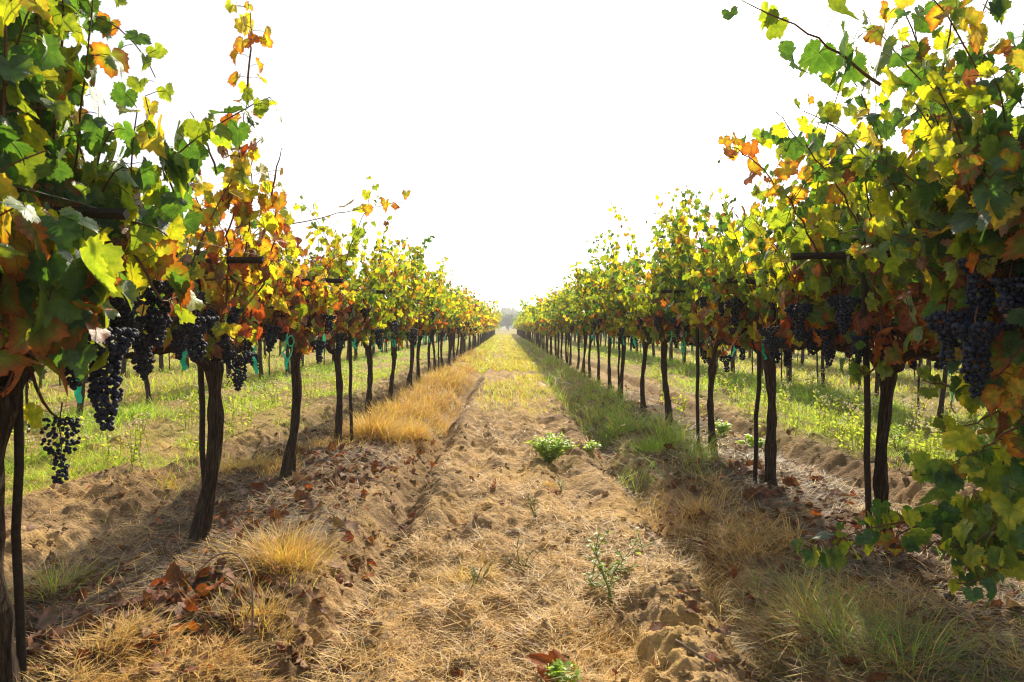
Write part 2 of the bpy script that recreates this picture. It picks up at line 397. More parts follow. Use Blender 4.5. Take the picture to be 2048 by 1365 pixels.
# leaf palettes: reflect centre, reflect edge, transmit centre, transmit edge
PAL = {
 'gd': ((.022, .060, .030), (.030, .068, .028), (.07, .17, .012), (.10, .20, .012)),
 'gm': ((.040, .095, .022), (.060, .110, .022), (.22, .30, .012), (.29, .33, .012)),
 'yg': ((.100, .150, .020), (.140, .160, .022), (.52, .55, .012), (.58, .50, .012)),
 'ye': ((.240, .215, .035), (.280, .185, .03), (.56, .49, .03), (.58, .37, .02)),
 'yo': ((.260, .200, .025), (.260, .060, .015), (.60, .42, .014), (.46, .09, .008)),
 'gr': ((.060, .110, .020), (.200, .050, .015), (.30, .36, .012), (.40, .08, .008)),
 'or': ((.260, .085, .018), (.220, .050, .014), (.52, .17, .010), (.40, .07, .008)),
 'rd': ((.160, .045, .024), (.125, .034, .020), (.36, .06, .008), (.26, .035, .006)),
 'br': ((.150, .062, .034), (.120, .045, .025), (.17, .050, .012), (.13, .035, .010)),
 'pd': ((.300, .190, .145), (.250, .130, .090), (.10, .05, .02), (.10, .05, .02)),
 'lg': ((.075, .135, .075), (.100, .150, .060), (.20, .30, .03), (.26, .34, .02)),
}
KEYS = list(PAL)
PARR = np.array([PAL[k] for k in KEYS]); PARR[:, 2:] *= .76; PARR[:, :2] *= 1.15
def pick(rng, weights, n):
    w_ = np.array([weights.get(k, 0) for k in KEYS], float); w_ /= w_.sum()
    i = rng.choice(len(KEYS), n, p=w_); c = PARR[i] * rng.uniform(.75, 1.25, (n, 1, 1))
    dry = np.isin(i, [KEYS.index('br'), KEYS.index('pd'), KEYS.index('rd')])
    return c[:, 0], c[:, 1], c[:, 2], c[:, 3], dry
MIX = {
 'green':  dict(gd=38, gm=30, lg=8, yg=14, ye=3, gr=3, or_=0, yo=2),
 'mixed':  dict(gd=22, gm=34, lg=8, yg=24, ye=5, yo=4, gr=4, br=2),
 'yellow': dict(gd=9, gm=27, lg=6, yg=38, ye=9, yo=6, gr=3, br=3),
 'orange': dict(gm=8, yg=12, ye=16, yo=24, gr=6, rd=6, br=8, pd=4) | {'or': 22},
 'red':    dict(gm=4, ye=4, yo=8, gr=6, rd=16, br=34, pd=14) | {'or': 14},
}
def blades(buf, rng, P, h, wd, lean, az, cb, ct, tb, tt, droop=.5, mi=0):
    n = len(P)
    if n == 0: return
    P = np.asarray(P, float); d = np.stack([np.cos(az), np.sin(az), 0 * az], -1); s = np.stack([-np.sin(az + rng.normal(0, .8, n)), np.cos(az + rng.normal(0, .8, n)), 0 * az], -1)
    L = []; ts = (0, .4, .75, 1)
    dr = np.broadcast_to(droop, (n,))
    for t in ts:
        hor = h * (np.sin(lean) * t + dr * t * t * np.sin(lean + .5) * .6); ver = h * (np.cos(lean) * t * (1 - .45 * dr * t))
        L.append(P + d * hor[:, None] + np.array([0, 0, 1]) * ver[:, None])
    V = np.stack([L[0] - s * wd[:, None] * .5, L[0] + s * wd[:, None] * .5, L[1] - s * wd[:, None] * .5, L[1] + s * wd[:, None] * .5, L[2] - s * wd[:, None] * .35, L[2] + s * wd[:, None] * .35, L[3]], 1)
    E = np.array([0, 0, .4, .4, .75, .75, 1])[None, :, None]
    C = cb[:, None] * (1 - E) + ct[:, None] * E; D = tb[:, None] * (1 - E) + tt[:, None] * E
    o = (np.arange(n) * 7)[:, None]
    Q = np.concatenate([o + np.array([[0, 1, 3, 2]]), o + np.array([[2, 3, 5, 4]])]); T = o + np.array([[4, 5, 6]])
    buf.add(V.reshape(-1, 3), tris=T, quads=Q, col=C.reshape(-1, 3), tcol=D.reshape(-1, 3), mi=mi)
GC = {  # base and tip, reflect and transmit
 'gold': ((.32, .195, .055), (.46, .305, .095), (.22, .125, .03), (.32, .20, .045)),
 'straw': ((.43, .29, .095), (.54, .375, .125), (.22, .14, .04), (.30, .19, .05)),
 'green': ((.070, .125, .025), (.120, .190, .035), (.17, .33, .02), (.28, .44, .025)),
 'lime': ((.100, .150, .025), (.200, .230, .040), (.26, .36, .02), (.42, .44, .03)),
 'ygold': ((.20, .18, .04), (.36, .29, .07), (.34, .30, .03), (.46, .36, .04)),
 'olive': ((.075, .095, .045), (.150, .150, .075), (.12, .16, .04), (.2, .2, .06)),
 'grey': ((.11, .085, .06), (.17, .135, .095), (.04, .03, .015), (.06, .04, .02)),
}
def gcols(rng, kinds, n):
    A = np.array([GC[k] for k, _ in kinds]); p = np.array([x for _, x in kinds], float); i = rng.choice(len(kinds), n, p=p / p.sum())
    c = A[i] * rng.uniform(.72, 1.25, (n, 1, 1)); return c[:, 0], c[:, 1], c[:, 2], c[:, 3]
def ico(sub):
    bm = bmesh.new(); bmesh.ops.create_icosphere(bm, subdivisions=sub, radius=1); V = np.array([v.co[:] for v in bm.verts]); F = np.array([[v.index for v in f.verts] for f in bm.faces]); bm.free(); return V, F
ICO = {i: ico(i) for i in (1, 2, 3)}

# ------------------------------------------------------------------ grape bunches
def bunch_mesh(seed, sub, n=95, L=.21, Rm=.052, ragged=0.0):
    rng = np.random.default_rng(seed); pts = []; rad = []
    tries = 0
    while len(pts) < n and tries < 14000:
        tries += 1
        t = rng.random() ** 1.25; Rr = Rm * (1 - .72 * t) * (1 + .25 * math.sin(t * 9 + seed)) * (1.15 if t < .25 else 1)
        a = rng.uniform(0, 6.283); q = Rr * math.sqrt(rng.uniform(.35, 1))
        p = np.array([math.cos(a) * q * 1.15, math.sin(a) * q, -.03 - t * L]); r = rng.uniform(.0078, .0104) * (1 - ragged * .3 * rng.random())
        if all(np.sum((p - o) ** 2) > ((r + s) * .74) ** 2 for o, s in zip(pts, rad)): pts.append(p); rad.append(r)
    b = Buf(); IV, IF = ICO[sub]
    pts = np.array(pts); rad = np.array(rad); m = len(IV)
    V = (pts[:, None, :] + IV[None] * rad[:, None, None] * rng.uniform(.94, 1.06, (len(pts), 1, 3))).reshape(-1, 3)
    F = (IF[None] + (np.arange(len(pts)) * m)[:, None, None]).reshape(-1, 3)
    b.add(V, tris=F, col=np.repeat(rng.beta(1.2, 2.2, (len(pts), 1)) * [1, 1, 1], m, 0))
    z = np.linspace(.03, -.03 - L * .8, 8); st = np.stack([.006 * np.sin(z * 40), .006 * np.cos(z * 33), z], -1)
    tube(b, st, np.linspace(.0032, .0015, 8), 5, mi=1)
    return b.mesh('grape_bunch', [M_BERRY, M_CANE])
BUNCH_HI = [bunch_mesh(i, 3, n_, L_, R_) for i, (n_, L_, R_) in enumerate([(150, .20, .055), (120, .17, .05), (175, .25, .055), (100, .16, .045)])]
BUNCH_LO = [bunch_mesh(10 + i, 2, n_, L_, R_) for i, (n_, L_, R_) in enumerate([(100, .19, .055), (80, .16, .05)])]
BUNCH_BIG = bunch_mesh(77, 3, 220, .30, .058)
BUNCH_RAG = bunch_mesh(55, 3, 120, .25, .06, .9)

# ------------------------------------------------------------------ grapevines
def cane_path(rng, p0, d0, L, droop, wob=.16, step=.065):
    n = max(4, int(L / step)); p = np.array(p0, float); d = nrm(np.array(d0, float)); out = [p.copy()]
    for i in range(n):
        t = i / n
        d = d + rng.normal(0, wob, 3) * .35; d[2] -= droop * t * t * .35; d = nrm(d); p = p + d * step; out.append(p.copy())
    return np.array(out)
def leaves_on(rng, path, weights_of, lv, leafbuf, size=(.10, .16), skip=1, dens=1.0, canebuf=None, zfruit=(1.05, 1.5), aim=None):
    """leaves with petioles at the nodes of a cane"""
    n = len(path); idx = np.arange(skip, n)
    if dens < 1: idx = idx[rng.random(len(idx)) < dens]
    elif dens > 1: idx = np.concatenate([idx, idx[rng.random(len(idx)) < dens - 1]])
    k = len(idx)
    if k == 0: return
    base = path[idx] + rng.normal(0, .006, (k, 3)); tg = nrm(np.gradient(path, axis=0))[idx]
    az = rng.uniform(0, 6.283, k); side = np.stack([np.cos(az), np.sin(az), np.zeros(k)], -1); side = nrm(side - tg * np.sum(side * tg, 1, keepdims=True))
    pl = rng.uniform(.035, .085, k)[:, None]
    P = base + side * pl + np.array([0, 0, .012])
    out = nrm(side * np.array([1, 1, 0]) + 1e-4)
    T = out * rng.uniform(.1, .75, (k, 1)) + np.array([0, 0, -1]) * rng.uniform(.35, 1.25, (k, 1)) + rng.normal(0, .28, (k, 3))
    N = out * rng.uniform(.25, 1.0, (k, 1)) + np.array([0, 0, 1]) * rng.uniform(-.1, .9, (k, 1)) + rng.normal(0, .42, (k, 3))
    sz = rng.uniform(*size, k) * np.interp(idx / n, [0, .6, 1], [1.08, 1.0, .52])
    zr = base[:, 2]
    low = zr < zfruit[1] - .30 * rng.random(k)
    red_p = rng.random(k) < weights_of.get('lowred', .5)
    tint = {a: b * math.exp(rng.normal(0, .75)) for a, b in weights_of['mix'].items()}
    W = [pick(rng, tint, k), pick(rng, MIX['red'], k)]
    use = (low & red_p)
    cs = [np.where(use[:, None], W[1][j], W[0][j]) for j in range(4)]; dry = np.where(use, W[1][4], W[0][4])
    curl = np.where(dry, rng.uniform(.6, 2.4, k), rng.normal(.6, .6, k)); fold = rng.normal(.32, .5, k)
    if lv < 2 and canebuf is not None:
        for b_, p_ in zip(base, P): tube(canebuf, [b_, (b_ + p_) / 2 + [0, 0, .006], p_], .0016, 3, cap=False)
    leaves(leafbuf, rng, P, T, N, sz * np.where(dry, .82, 1), *cs, TPL[lv], curl, fold, .055)
def gnarl(seed, k1=6, amp=.17, tw=4.):
    r0 = np.random.default_rng(seed); ph = r0.uniform(0, 6.28, 4)
    return lambda th, l: (1 + amp * np.sin(k1 * th + tw * l + ph[0]) * (.6 + .4 * np.sin(l * 11 + ph[1])) + amp * .6 * np.sin((k1 * 2 + 1) * th - 9 * l + ph[2]) + .09 * np.sin(l * 23 + ph[3]) + .10 * np.sin(2 * th + 14 * l))
def make_vine(seed, mix='mixed', lowred=.5, lv=0, shoots=20, L=(.75, 1.35), spread=.5, lean=(0, 0), base_r=.05, bunches=10, head=.94, fork=None, extra=(), size=(.09, .15), specials=(), arms=(.8, .8), reach=(.62, 1.15), one_mesh=False, aisle=0, dens=1.0, split_canes=True, hi_bunch=True):
    rng = np.random.default_rng(seed)
    base_r *= .70; shoots = int(shoots * 1.45); dens *= 1.6; size = (size[0] * .68, size[1] * .76); bunches = int(bunches * 1.5); L = (L[0] * 1.0, L[1] * 1.18)
    root = empty('grapevine', (0, 0, 0))
    hi = lv == 0
    W = dict(mix=mix if isinstance(mix, dict) else MIX[mix], lowred=lowred)
    # trunk
    tb = Buf(); n = 26 if hi else 9
    z = np.linspace(-.08, head, n); t = np.clip(z / head, 0, 1)
    lx, ly = lean; ph = rng.uniform(0, 6, 2)
    bend = np.stack([lx * t ** .75 + .018 * np.sin(t * 5 + ph[0]), ly * t + .02 * np.sin(t * 4 + ph[1]), z], -1)
    rad = base_r * np.interp(t, [0, .08, .2, .55, .85, .95, 1], [1.5, 1.25, 1.02, .86, .88, 1.2, 1.1]) * (1 + .05 * np.sin(t * 31 + seed) + (.10 * np.exp(-((t - .35 - .03 * (seed % 9)) / .03) ** 2)))
    tube(tb, bend, rad, 22 if hi else 8, bumpf=gnarl(seed) if hi else gnarl(seed, 3, .1, 3))
    headp = bend[-1]
    tb.build('trunk', M_BARK, root)
    # two arms along the wire
    armpaths = []
    for sgn in (-1, 1):
        ab = Buf(); n = 16 if hi else 7
        s = np.linspace(0, 1, n); yy = sgn * (s * arms[0 if sgn < 0 else 1])
        wob = np.cumsum(rng.normal(0, .012, n)); zz = headp[2] - .03 + (1.06 - headp[2]) * sst(0, .3, s) + np.cumsum(rng.normal(0, .007, n)) * (s > .1)
        xx = headp[0] * (1 - s) + wob
        p = np.stack([xx, headp[1] * (1 - s) + yy, zz], -1); armpaths.append(p)
        tube(ab, p, np.linspace(base_r * .78, base_r * .33, n) * (1 + .18 * np.sin(s * 37 + seed)), 12 if hi else 6, bumpf=gnarl(seed + sgn, 4, .2, 8) if hi else None)
        ab.build('cordon', M_BARK, root)
    # canes
    fol = Buf(); can = Buf(); paths = []
    for i in range(shoots):
        a = armpaths[i % 2]; q = a[int(rng.integers(1, len(a)))]
        lat = rng.normal(0, 1) * spread + aisle * .3
        d0 = np.array([lat, rng.normal(0, .3), rng.uniform(.7, 1.15)])
        Ls = rng.uniform(*L) * float(rng.choice([.5, .85, 1.0, 1.28], p=[.25, .35, .25, .15]))
        for _ in range(8):
            cp = cane_path(rng, q + [0, 0, .02], d0, Ls, rng.uniform(.05, 1.3))
            if np.abs(cp[:, 0]).max() < reach[0] and cp[:, 1].max() < reach[1]: break
            d0 = d0 * [.6, .6, 1]; Ls *= .94
        paths.append((cp, None))
    for i in range(shoots // 3):            # drooping side shoots round the fruit
        a = armpaths[i % 2]; q = a[int(rng.integers(1, len(a)))] + [0, 0, rng.uniform(.12, .45)]
        sd_ = 1 if rng.random() < .5 else -1
        paths.append((cane_path(rng, q, np.array([sd_ * 1.0, rng.normal(0, .5), rng.uniform(-.1, .6)]), rng.uniform(.2, .45), 1.6), None))
    for e in extra: paths.append((e[0], e[1]))
    for pth, mx in paths:
        cb = Buf(); n = len(pth)
        tube(cb, pth, np.linspace(.0062 if hi else .007, .002, n), 6 if hi else 4, cap=False)
        Wm = W if mx is None else dict(mix=mx.get('mix', W['mix']), lowred=mx.get('lowred', 0))
        dn = dens if mx is None else mx.get('dens', 1.0)
        if dn > 0: leaves_on(rng, pth, Wm, lv, fol, size if mx is None else mx.get('size', size), dens=dn, canebuf=cb if hi else None)
        if split_canes: cb.build('cane', M_CANE, root)
        else:
            can.V += cb.V; can.C += cb.C; can.D += cb.D; can.U += cb.U
            can.Q += [q_ + can.n for q_ in cb.Q]; can.T += [q_ + can.n for q_ in cb.T]; can.qm += cb.qm; can.tm += cb.tm; can.n += cb.n
    if not split_canes: can.build('cane', M_CANE, root)
    fol.build('foliage', M_LEAF, root)
    for i in range(bunches):
        a = armpaths[i % 2]; q = a[int(rng.integers(0, len(a)))]
        me = (BUNCH_HI if hi and hi_bunch else BUNCH_LO); me = me[int(rng.integers(0, len(me)))]
        o = bpy.data.objects.new('grape_bunch', me); COL.objects.link(o); o.parent = root
        o.location = (q[0] + rng.normal(0, .17) + aisle * .08, q[1] + rng.normal(0, .08), q[2] + rng.uniform(.08, .42))
        o.rotation_euler = (rng.normal(0, .12), rng.normal(0, .12), rng.uniform(0, 6.28)); sc = rng.uniform(.72, 1.0); o.scale = (sc, sc, sc)
    for loc, me, sc in specials:
        o = bpy.data.objects.new('grape_bunch', me); COL.objects.link(o); o.parent = root; o.location = loc; o.scale = (sc, sc, sc)
    return root

ORD = 'first second third fourth fifth sixth seventh eighth ninth tenth eleventh twelfth thirteenth fourteenth fifteenth sixteenth seventeenth eighteenth nineteenth twentieth'.split()
def loc_at(px, py, d, base): return at(px, py, d) - np.array(base)
def px_path(pts, base, n=14, jit=.0, seed=0):
    P = np.array([at(*p) for p in pts]) - np.array(base)
    s = np.linspace(0, 1, len(P)); q = np.linspace(0, 1, n)
    out = np.stack([np.interp(q, s, P[:, i]) for i in range(3)], -1)
    k = np.array([.25, .5, .25])
    for i in range(3):
        for _ in range(3): out[1:-1, i] = k[0] * out[:-2, i] + k[1] * out[1:-1, i] + k[2] * out[2:, i]
    return out + np.random.default_rng(seed).normal(0, jit, out.shape)
SP = 1.54
YL = [2.07 + SP * i for i in range(52)]
YR = [1.86 + SP * i for i in range(52)]
def zg(x, y): return float(H(np.array([x]), np.array([y]))[0])
def base_at(x, y): return (x, y, zg(x, y) * .5)

VINES = []     # (x, y) of every trunk in the two front rows, for stakes and ties
# --- near vines, each built for itself
def hero(x, y, label, **k):
    b = base_at(x, y); r = make_vine(**k); r.location = b
    tag(r, label, 'grapevine', 'grapevines of the two rows beside the aisle'); return r
bL1 = base_at(-1.60, YL[0]); bL2 = base_at(XL, YL[1]); bL3 = base_at(-1.64, YL[2])
tall = dict(mix=dict(yo=30, ye=10, yg=8, gr=10, rd=6, br=9, pd=4) | {'or': 30}, dens=1.4, size=(.075, .125))
tip = dict(mix=dict(gm=10, yg=22, ye=15, yo=35, gr=8) | {'or': 22}, dens=1.25, size=(.06, .10))
bare = dict(dens=0)
low1 = dict(mix=dict(gd=30, gm=25, yg=8, gr=14, br=8, yo=6) | {'or': 4}, dens=1.3, size=(.10, .15))
hero(-1.60, YL[0], 'big dark green grapevine at the left picture edge with low hanging grapes',
     seed=11, mix='green', lowred=.45, lv=0, shoots=40, L=(1.0, 1.75), spread=.36, lean=(.05, 0), base_r=.088, bunches=8, aisle=.02, reach=(.42, .62), arms=(.8, .55), size=(.12, .185), dens=1.1,
     extra=[(px_path([(60, 700, 2.15), (75, 790, 2.15), (120, 850, 2.15), (150, 835, 2.15)], bL1, 8), dict(mix=dict(yg=1), dens=.35, size=(.06, .08))),
            (px_path([(330, 470, 2.7), (370, 420, 2.75), (330, 330, 2.7), (300, 200, 2.6)], bL1), dict(mix=dict(gd=4, gm=4, yg=3, ye=2), dens=1.3)),
            (px_path([(-10, 540, 1.85), (30, 640, 1.9), (40, 720, 1.9), (10, 790, 1.9)], bL1, 12, .006, 21), low1),
            (px_path([(90, 500, 2.0), (140, 600, 2.0), (190, 650, 1.95), (150, 740, 2.0)], bL1, 12, .006, 22), low1),
            (px_path([(230, 470, 2.4), (300, 540, 2.4), (330, 620, 2.45), (390, 590, 2.6)], bL1, 12, .006, 23), low1),
            (px_path([(20, 480, 1.9), (120, 540, 1.9), (220, 600, 2.1)], bL1, 12, .006, 24), low1),
            (px_path([(10, 330, 1.9), (25, 180, 1.9), (30, 60, 1.9), (15, -40, 1.9)], bL1), dict(mix=dict(gd=1, gm=1), dens=.25))],
     specials=[(loc_at(215, 640, 2.05, bL1), BUNCH_BIG, 1.0), (loc_at(125, 820, 2.15, bL1), BUNCH_RAG, .82), (loc_at(95, 570, 2.15, bL1), BUNCH_HI[0], 1.0), (loc_at(50, 610, 2.25, bL1), BUNCH_HI[3], 1.0), (loc_at(320, 545, 2.6, bL1), BUNCH_HI[2], 1.0), (loc_at(290, 620, 2.6, bL1), BUNCH_HI[0], 1.05), (loc_at(395, 620, 2.9, bL1), BUNCH_HI[1], 1.1)])
hero(XL, YL[1], 'orange and yellow grapevine with one tall shoot, second trunk from the left edge',
     seed=17, mix='yellow', lowred=.6, lv=0, shoots=18, L=(.5, .95), spread=.40, lean=(.10, .02), base_r=.053, bunches=10, head=.96, aisle=.1, reach=(.36, 1.), arms=(.55, .8), size=(.075, .13),
     extra=[(px_path([(455, 640, 3.75), (462, 480, 3.75), (480, 330, 3.72), (500, 200, 3.7)], bL2, 24, .006, 1), tall),
            (px_path([(470, 620, 3.8), (500, 480, 3.8), (510, 380, 3.8), (505, 300, 3.8)], bL2, 18, .006, 2), tall),
            (px_path([(500, 640, 3.9), (540, 520, 3.9), (560, 430, 3.9), (540, 350, 3.9)], bL2, 16, .006, 3), tall),
            (px_path([(440, 560, 3.7), (420, 470, 3.7), (400, 400, 3.7), (380, 340, 3.7)], bL2, 16, .006, 3), tall),
            (px_path([(500, 200, 3.7), (506, 110, 3.7), (512, 70, 3.7), (503, 12, 3.7)], bL2, 14, .003, 4), tip),
            (px_path([(440, 350, 3.6), (420, 290, 3.6), (395, 240, 3.6), (388, 228, 3.6)], bL2, 10, .004, 5), bare),
            (px_path([(545, 400, 3.9), (556, 340, 3.9), (568, 300, 3.9)], bL2, 8, .003, 6), bare)])
hero(-1.64, YL[2], 'red tinged grapevine with a long shoot over the aisle, third trunk from left edge',
     size=(.085, .145), seed=13, mix=dict(gm=12, yg=22, ye=16, yo=14, gr=5, rd=4, br=6) | {'or': 12}, lowred=.75, lv=0, shoots=20, L=(.6, 1.0), spread=.42, lean=(.07, .0), base_r=.047, bunches=9, aisle=.2,
     extra=[(px_path([(430, 500, 4.3), (560, 455, 4.9), (700, 425, 5.6), (822, 402, 6.2)], bL3, 24, .006, 7), dict(mix=dict(yg=5, ye=3, yo=4, gr=2) | {'or': 3}, dens=.5, size=(.09, .14)))])
hero(XL, YL[3], 'yellow green grapevine with a straight upright shoot, fourth trunk from the left edge',
     seed=14, mix='yellow', lowred=.7, lv=0, shoots=20, L=(.7, 1.2), spread=.42, lean=(-.02, 0), base_r=.046, bunches=8, aisle=.15,
     extra=[(px_path([(680, 560, 6.4), (700, 500, 6.4), (735, 420, 6.4), (752, 362, 6.4)], base_at(XL, YL[3]), 18, .005, 8), dict(mix=dict(yg=6, gm=2, ye=1), dens=.8, size=(.08, .13)))])
hero(XL, YL[4], 'bright yellow green grapevine beside the clump of golden grass, fifth trunk from the left edge',
     seed=15, mix='yellow', lowred=.6, lv=0, shoots=20, L=(.75, 1.25), spread=.45, lean=(-.03, 0), base_r=.047, bunches=7, hi_bunch=False, aisle=.15)
hero(XL, YL[5], 'grapevine whose trunk forks low into a Y, sixth trunk from the left edge',
     seed=16, mix='yellow', lowred=.5, lv=0, shoots=20, L=(.8, 1.35), spread=.45, lean=(.02, 0), base_r=.042, bunches=7, head=.80, hi_bunch=False)
# right side
bR1 = base_at(XR, YR[0]); bR2 = base_at(XR - .03, YR[1])
suck = dict(mix=dict(gd=40, gm=30, yg=8, gr=4), dens=1.7, size=(.055, .10))
suck2 = dict(mix=dict(gd=16, gm=25, yg=25, ye=10, gr=8, yo=4, br=6), dens=1.35, size=(.06, .105))
hero(XR, YR[0], 'large grapevine at the right picture edge with leafy low shoots trailing near the ground',
     seed=21, mix=dict(gd=26, gm=28, lg=8, yg=16, ye=5, gr=5, br=5, pd=2), lowred=.6, lv=0, shoots=38, L=(1.0, 1.6), spread=.45, lean=(-.04, 0), base_r=.07, bunches=8, aisle=-.25, size=(.115, .175),
     extra=[(px_path([(2120, 1030, 2.45), (1960, 1045, 2.55), (1800, 1045, 2.65), (1690, 1080, 2.7)], bR1, 20, .006, 1), suck),
            (px_path([(2120, 1130, 2.4), (2000, 1110, 2.4), (1900, 1100, 2.45), (1820, 1090, 2.5)], bR1, 12, .008, 2), suck),
            (px_path([(2120, 900, 2.4), (2000, 930, 2.5), (1900, 960, 2.6), (1815, 950, 2.65)], bR1, 14, .006, 3), suck),
            (px_path([(2120, 760, 2.4), (2030, 770, 2.4), (1960, 790, 2.5), (1850, 760, 2.6)], bR1, 16, .006, 4), suck2),
            (px_path([(2130, 700, 2.3), (2060, 780, 2.3), (1980, 840, 2.4), (1900, 870, 2.5)], bR1, 16, .006, 5), suck2),
            (px_path([(2090, 850, 2.3), (2060, 960, 2.3), (2040, 1060, 2.3), (2030, 1150, 2.3)], bR1, 14, .01, 6), suck2),
            (px_path([(1690, 1085, 2.7), (1660, 1120, 2.72), (1630, 1110, 2.75)], bR1, 6, .006, 12), suck),
            (px_path([(2120, 640, 2.20), (2060, 700, 2.25), (1990, 760, 2.35), (1900, 740, 2.45)], bR1, 13, .008, 31), suck2),
            (px_path([(2110, 800, 2.20), (2050, 850, 2.25), (1980, 900, 2.35), (1920, 930, 2.40)], bR1, 13, .008, 32), suck2),
            (px_path([(2110, 960, 2.20), (2050, 1000, 2.25), (1990, 1060, 2.30), (1930, 1150, 2.35)], bR1, 13, .008, 33), suck),
            (px_path([(2110, 1050, 2.15), (2060, 1110, 2.20), (2000, 1160, 2.25), (1930, 1175, 2.30)], bR1, 13, .008, 34), suck),
            (px_path([(2130, 720, 2.35), (2080, 880, 2.35), (2070, 1000, 2.30), (2060, 1120, 2.30)], bR1, 13, .008, 35), suck2),
            (px_path([(2060, 1045, 2.60), (1930, 1030, 2.62), (1830, 1060, 2.65), (1760, 1110, 2.70)], bR1, 13, .008, 36), suck),
            (px_path([(2110, 880, 2.50), (2020, 1000, 2.50), (1950, 1000, 2.55), (1880, 1040, 2.60)], bR1, 13, .008, 37), suck2),
            (px_path([(1760, 170, 2.5), (1690, 120, 2.5), (1600, 55, 2.5), (1480, 5, 2.5)], bR1, 14, .004, 7), dict(mix=dict(gd=3, gm=3), dens=.6, size=(.10, .14)))],
     specials=[(loc_at(1965, 500, 2.4, bR1), BUNCH_HI[2], .95), (loc_at(2030, 540, 2.3, bR1), BUNCH_HI[3], 1.05), (loc_at(1905, 610, 2.45, bR1), BUNCH_HI[0], 1.0), (loc_at(1960, 630, 2.3, bR1), BUNCH_HI[2], 1.0)])
hero(XR - .03, YR[1], 'grapevine with a dark stake against its trunk, first trunk from the right edge',
     seed=22, mix='mixed', lowred=.6, lv=0, shoots=34, L=(.95, 1.6), spread=.45, lean=(-.02, 0), base_r=.043, bunches=14, aisle=-.2, size=(.10, .16),
     extra=[(px_path([(1770, 660, 3.3), (1720, 450, 3.25), (1640, 320, 3.2), (1545, 225, 3.2)], bR2, 20, .006, 8), dict(mix=dict(gd=2, gm=4, yg=4), dens=.9)),
            (px_path([(1660, 560, 3.6), (1600, 430, 3.6), (1520, 330, 3.6), (1450, 288, 3.6)], bR2, 18, .006, 9), dict(mix=dict(yg=3, yo=4, br=3, ye=3, gm=2) | {'or': 4}, dens=1.0, size=(.08, .13))),
            (px_path([(1765, 720, 3.35), (1740, 760, 3.3), (1700, 700, 3.25)], bR2, 8, .006, 10), dict(mix=dict(gd=1, gm=1), dens=.8))])
hero(XR, YR[2], 'thick trunked grapevine with many grape bunches, second trunk from the right edge',
     seed=23, mix='mixed', lowred=.65, lv=0, shoots=24, L=(.75, 1.3), spread=.5, lean=(-.03, 0), base_r=.048, bunches=12, aisle=-.2)
hero(XR + .02, YR[3], 'yellow green grapevine over the weedy patch, third trunk from the right edge',
     seed=24, mix='mixed', lowred=.65, lv=0, shoots=24, L=(.8, 1.4), spread=.5, lean=(0, 0), base_r=.042, bunches=10, aisle=-.2, head=.8)
hero(XR - .02, YR[4], 'grapevine rising behind the green grass strip, fourth trunk from the right edge',
     seed=25, mix='mixed', lowred=.4, lv=0, shoots=24, L=(.85, 1.5), spread=.5, lean=(-.05, 0), base_r=.05, bunches=9, aisle=-.2, hi_bunch=False)
hero(XR, YR[5], 'grapevine with dense blue green lower leaves, fifth trunk from the right edge',
     seed=26, mix='mixed', lowred=.3, lv=0, shoots=24, L=(.85, 1.55), spread=.5, lean=(0, 0), base_r=.042, bunches=8, aisle=-.2, hi_bunch=False)

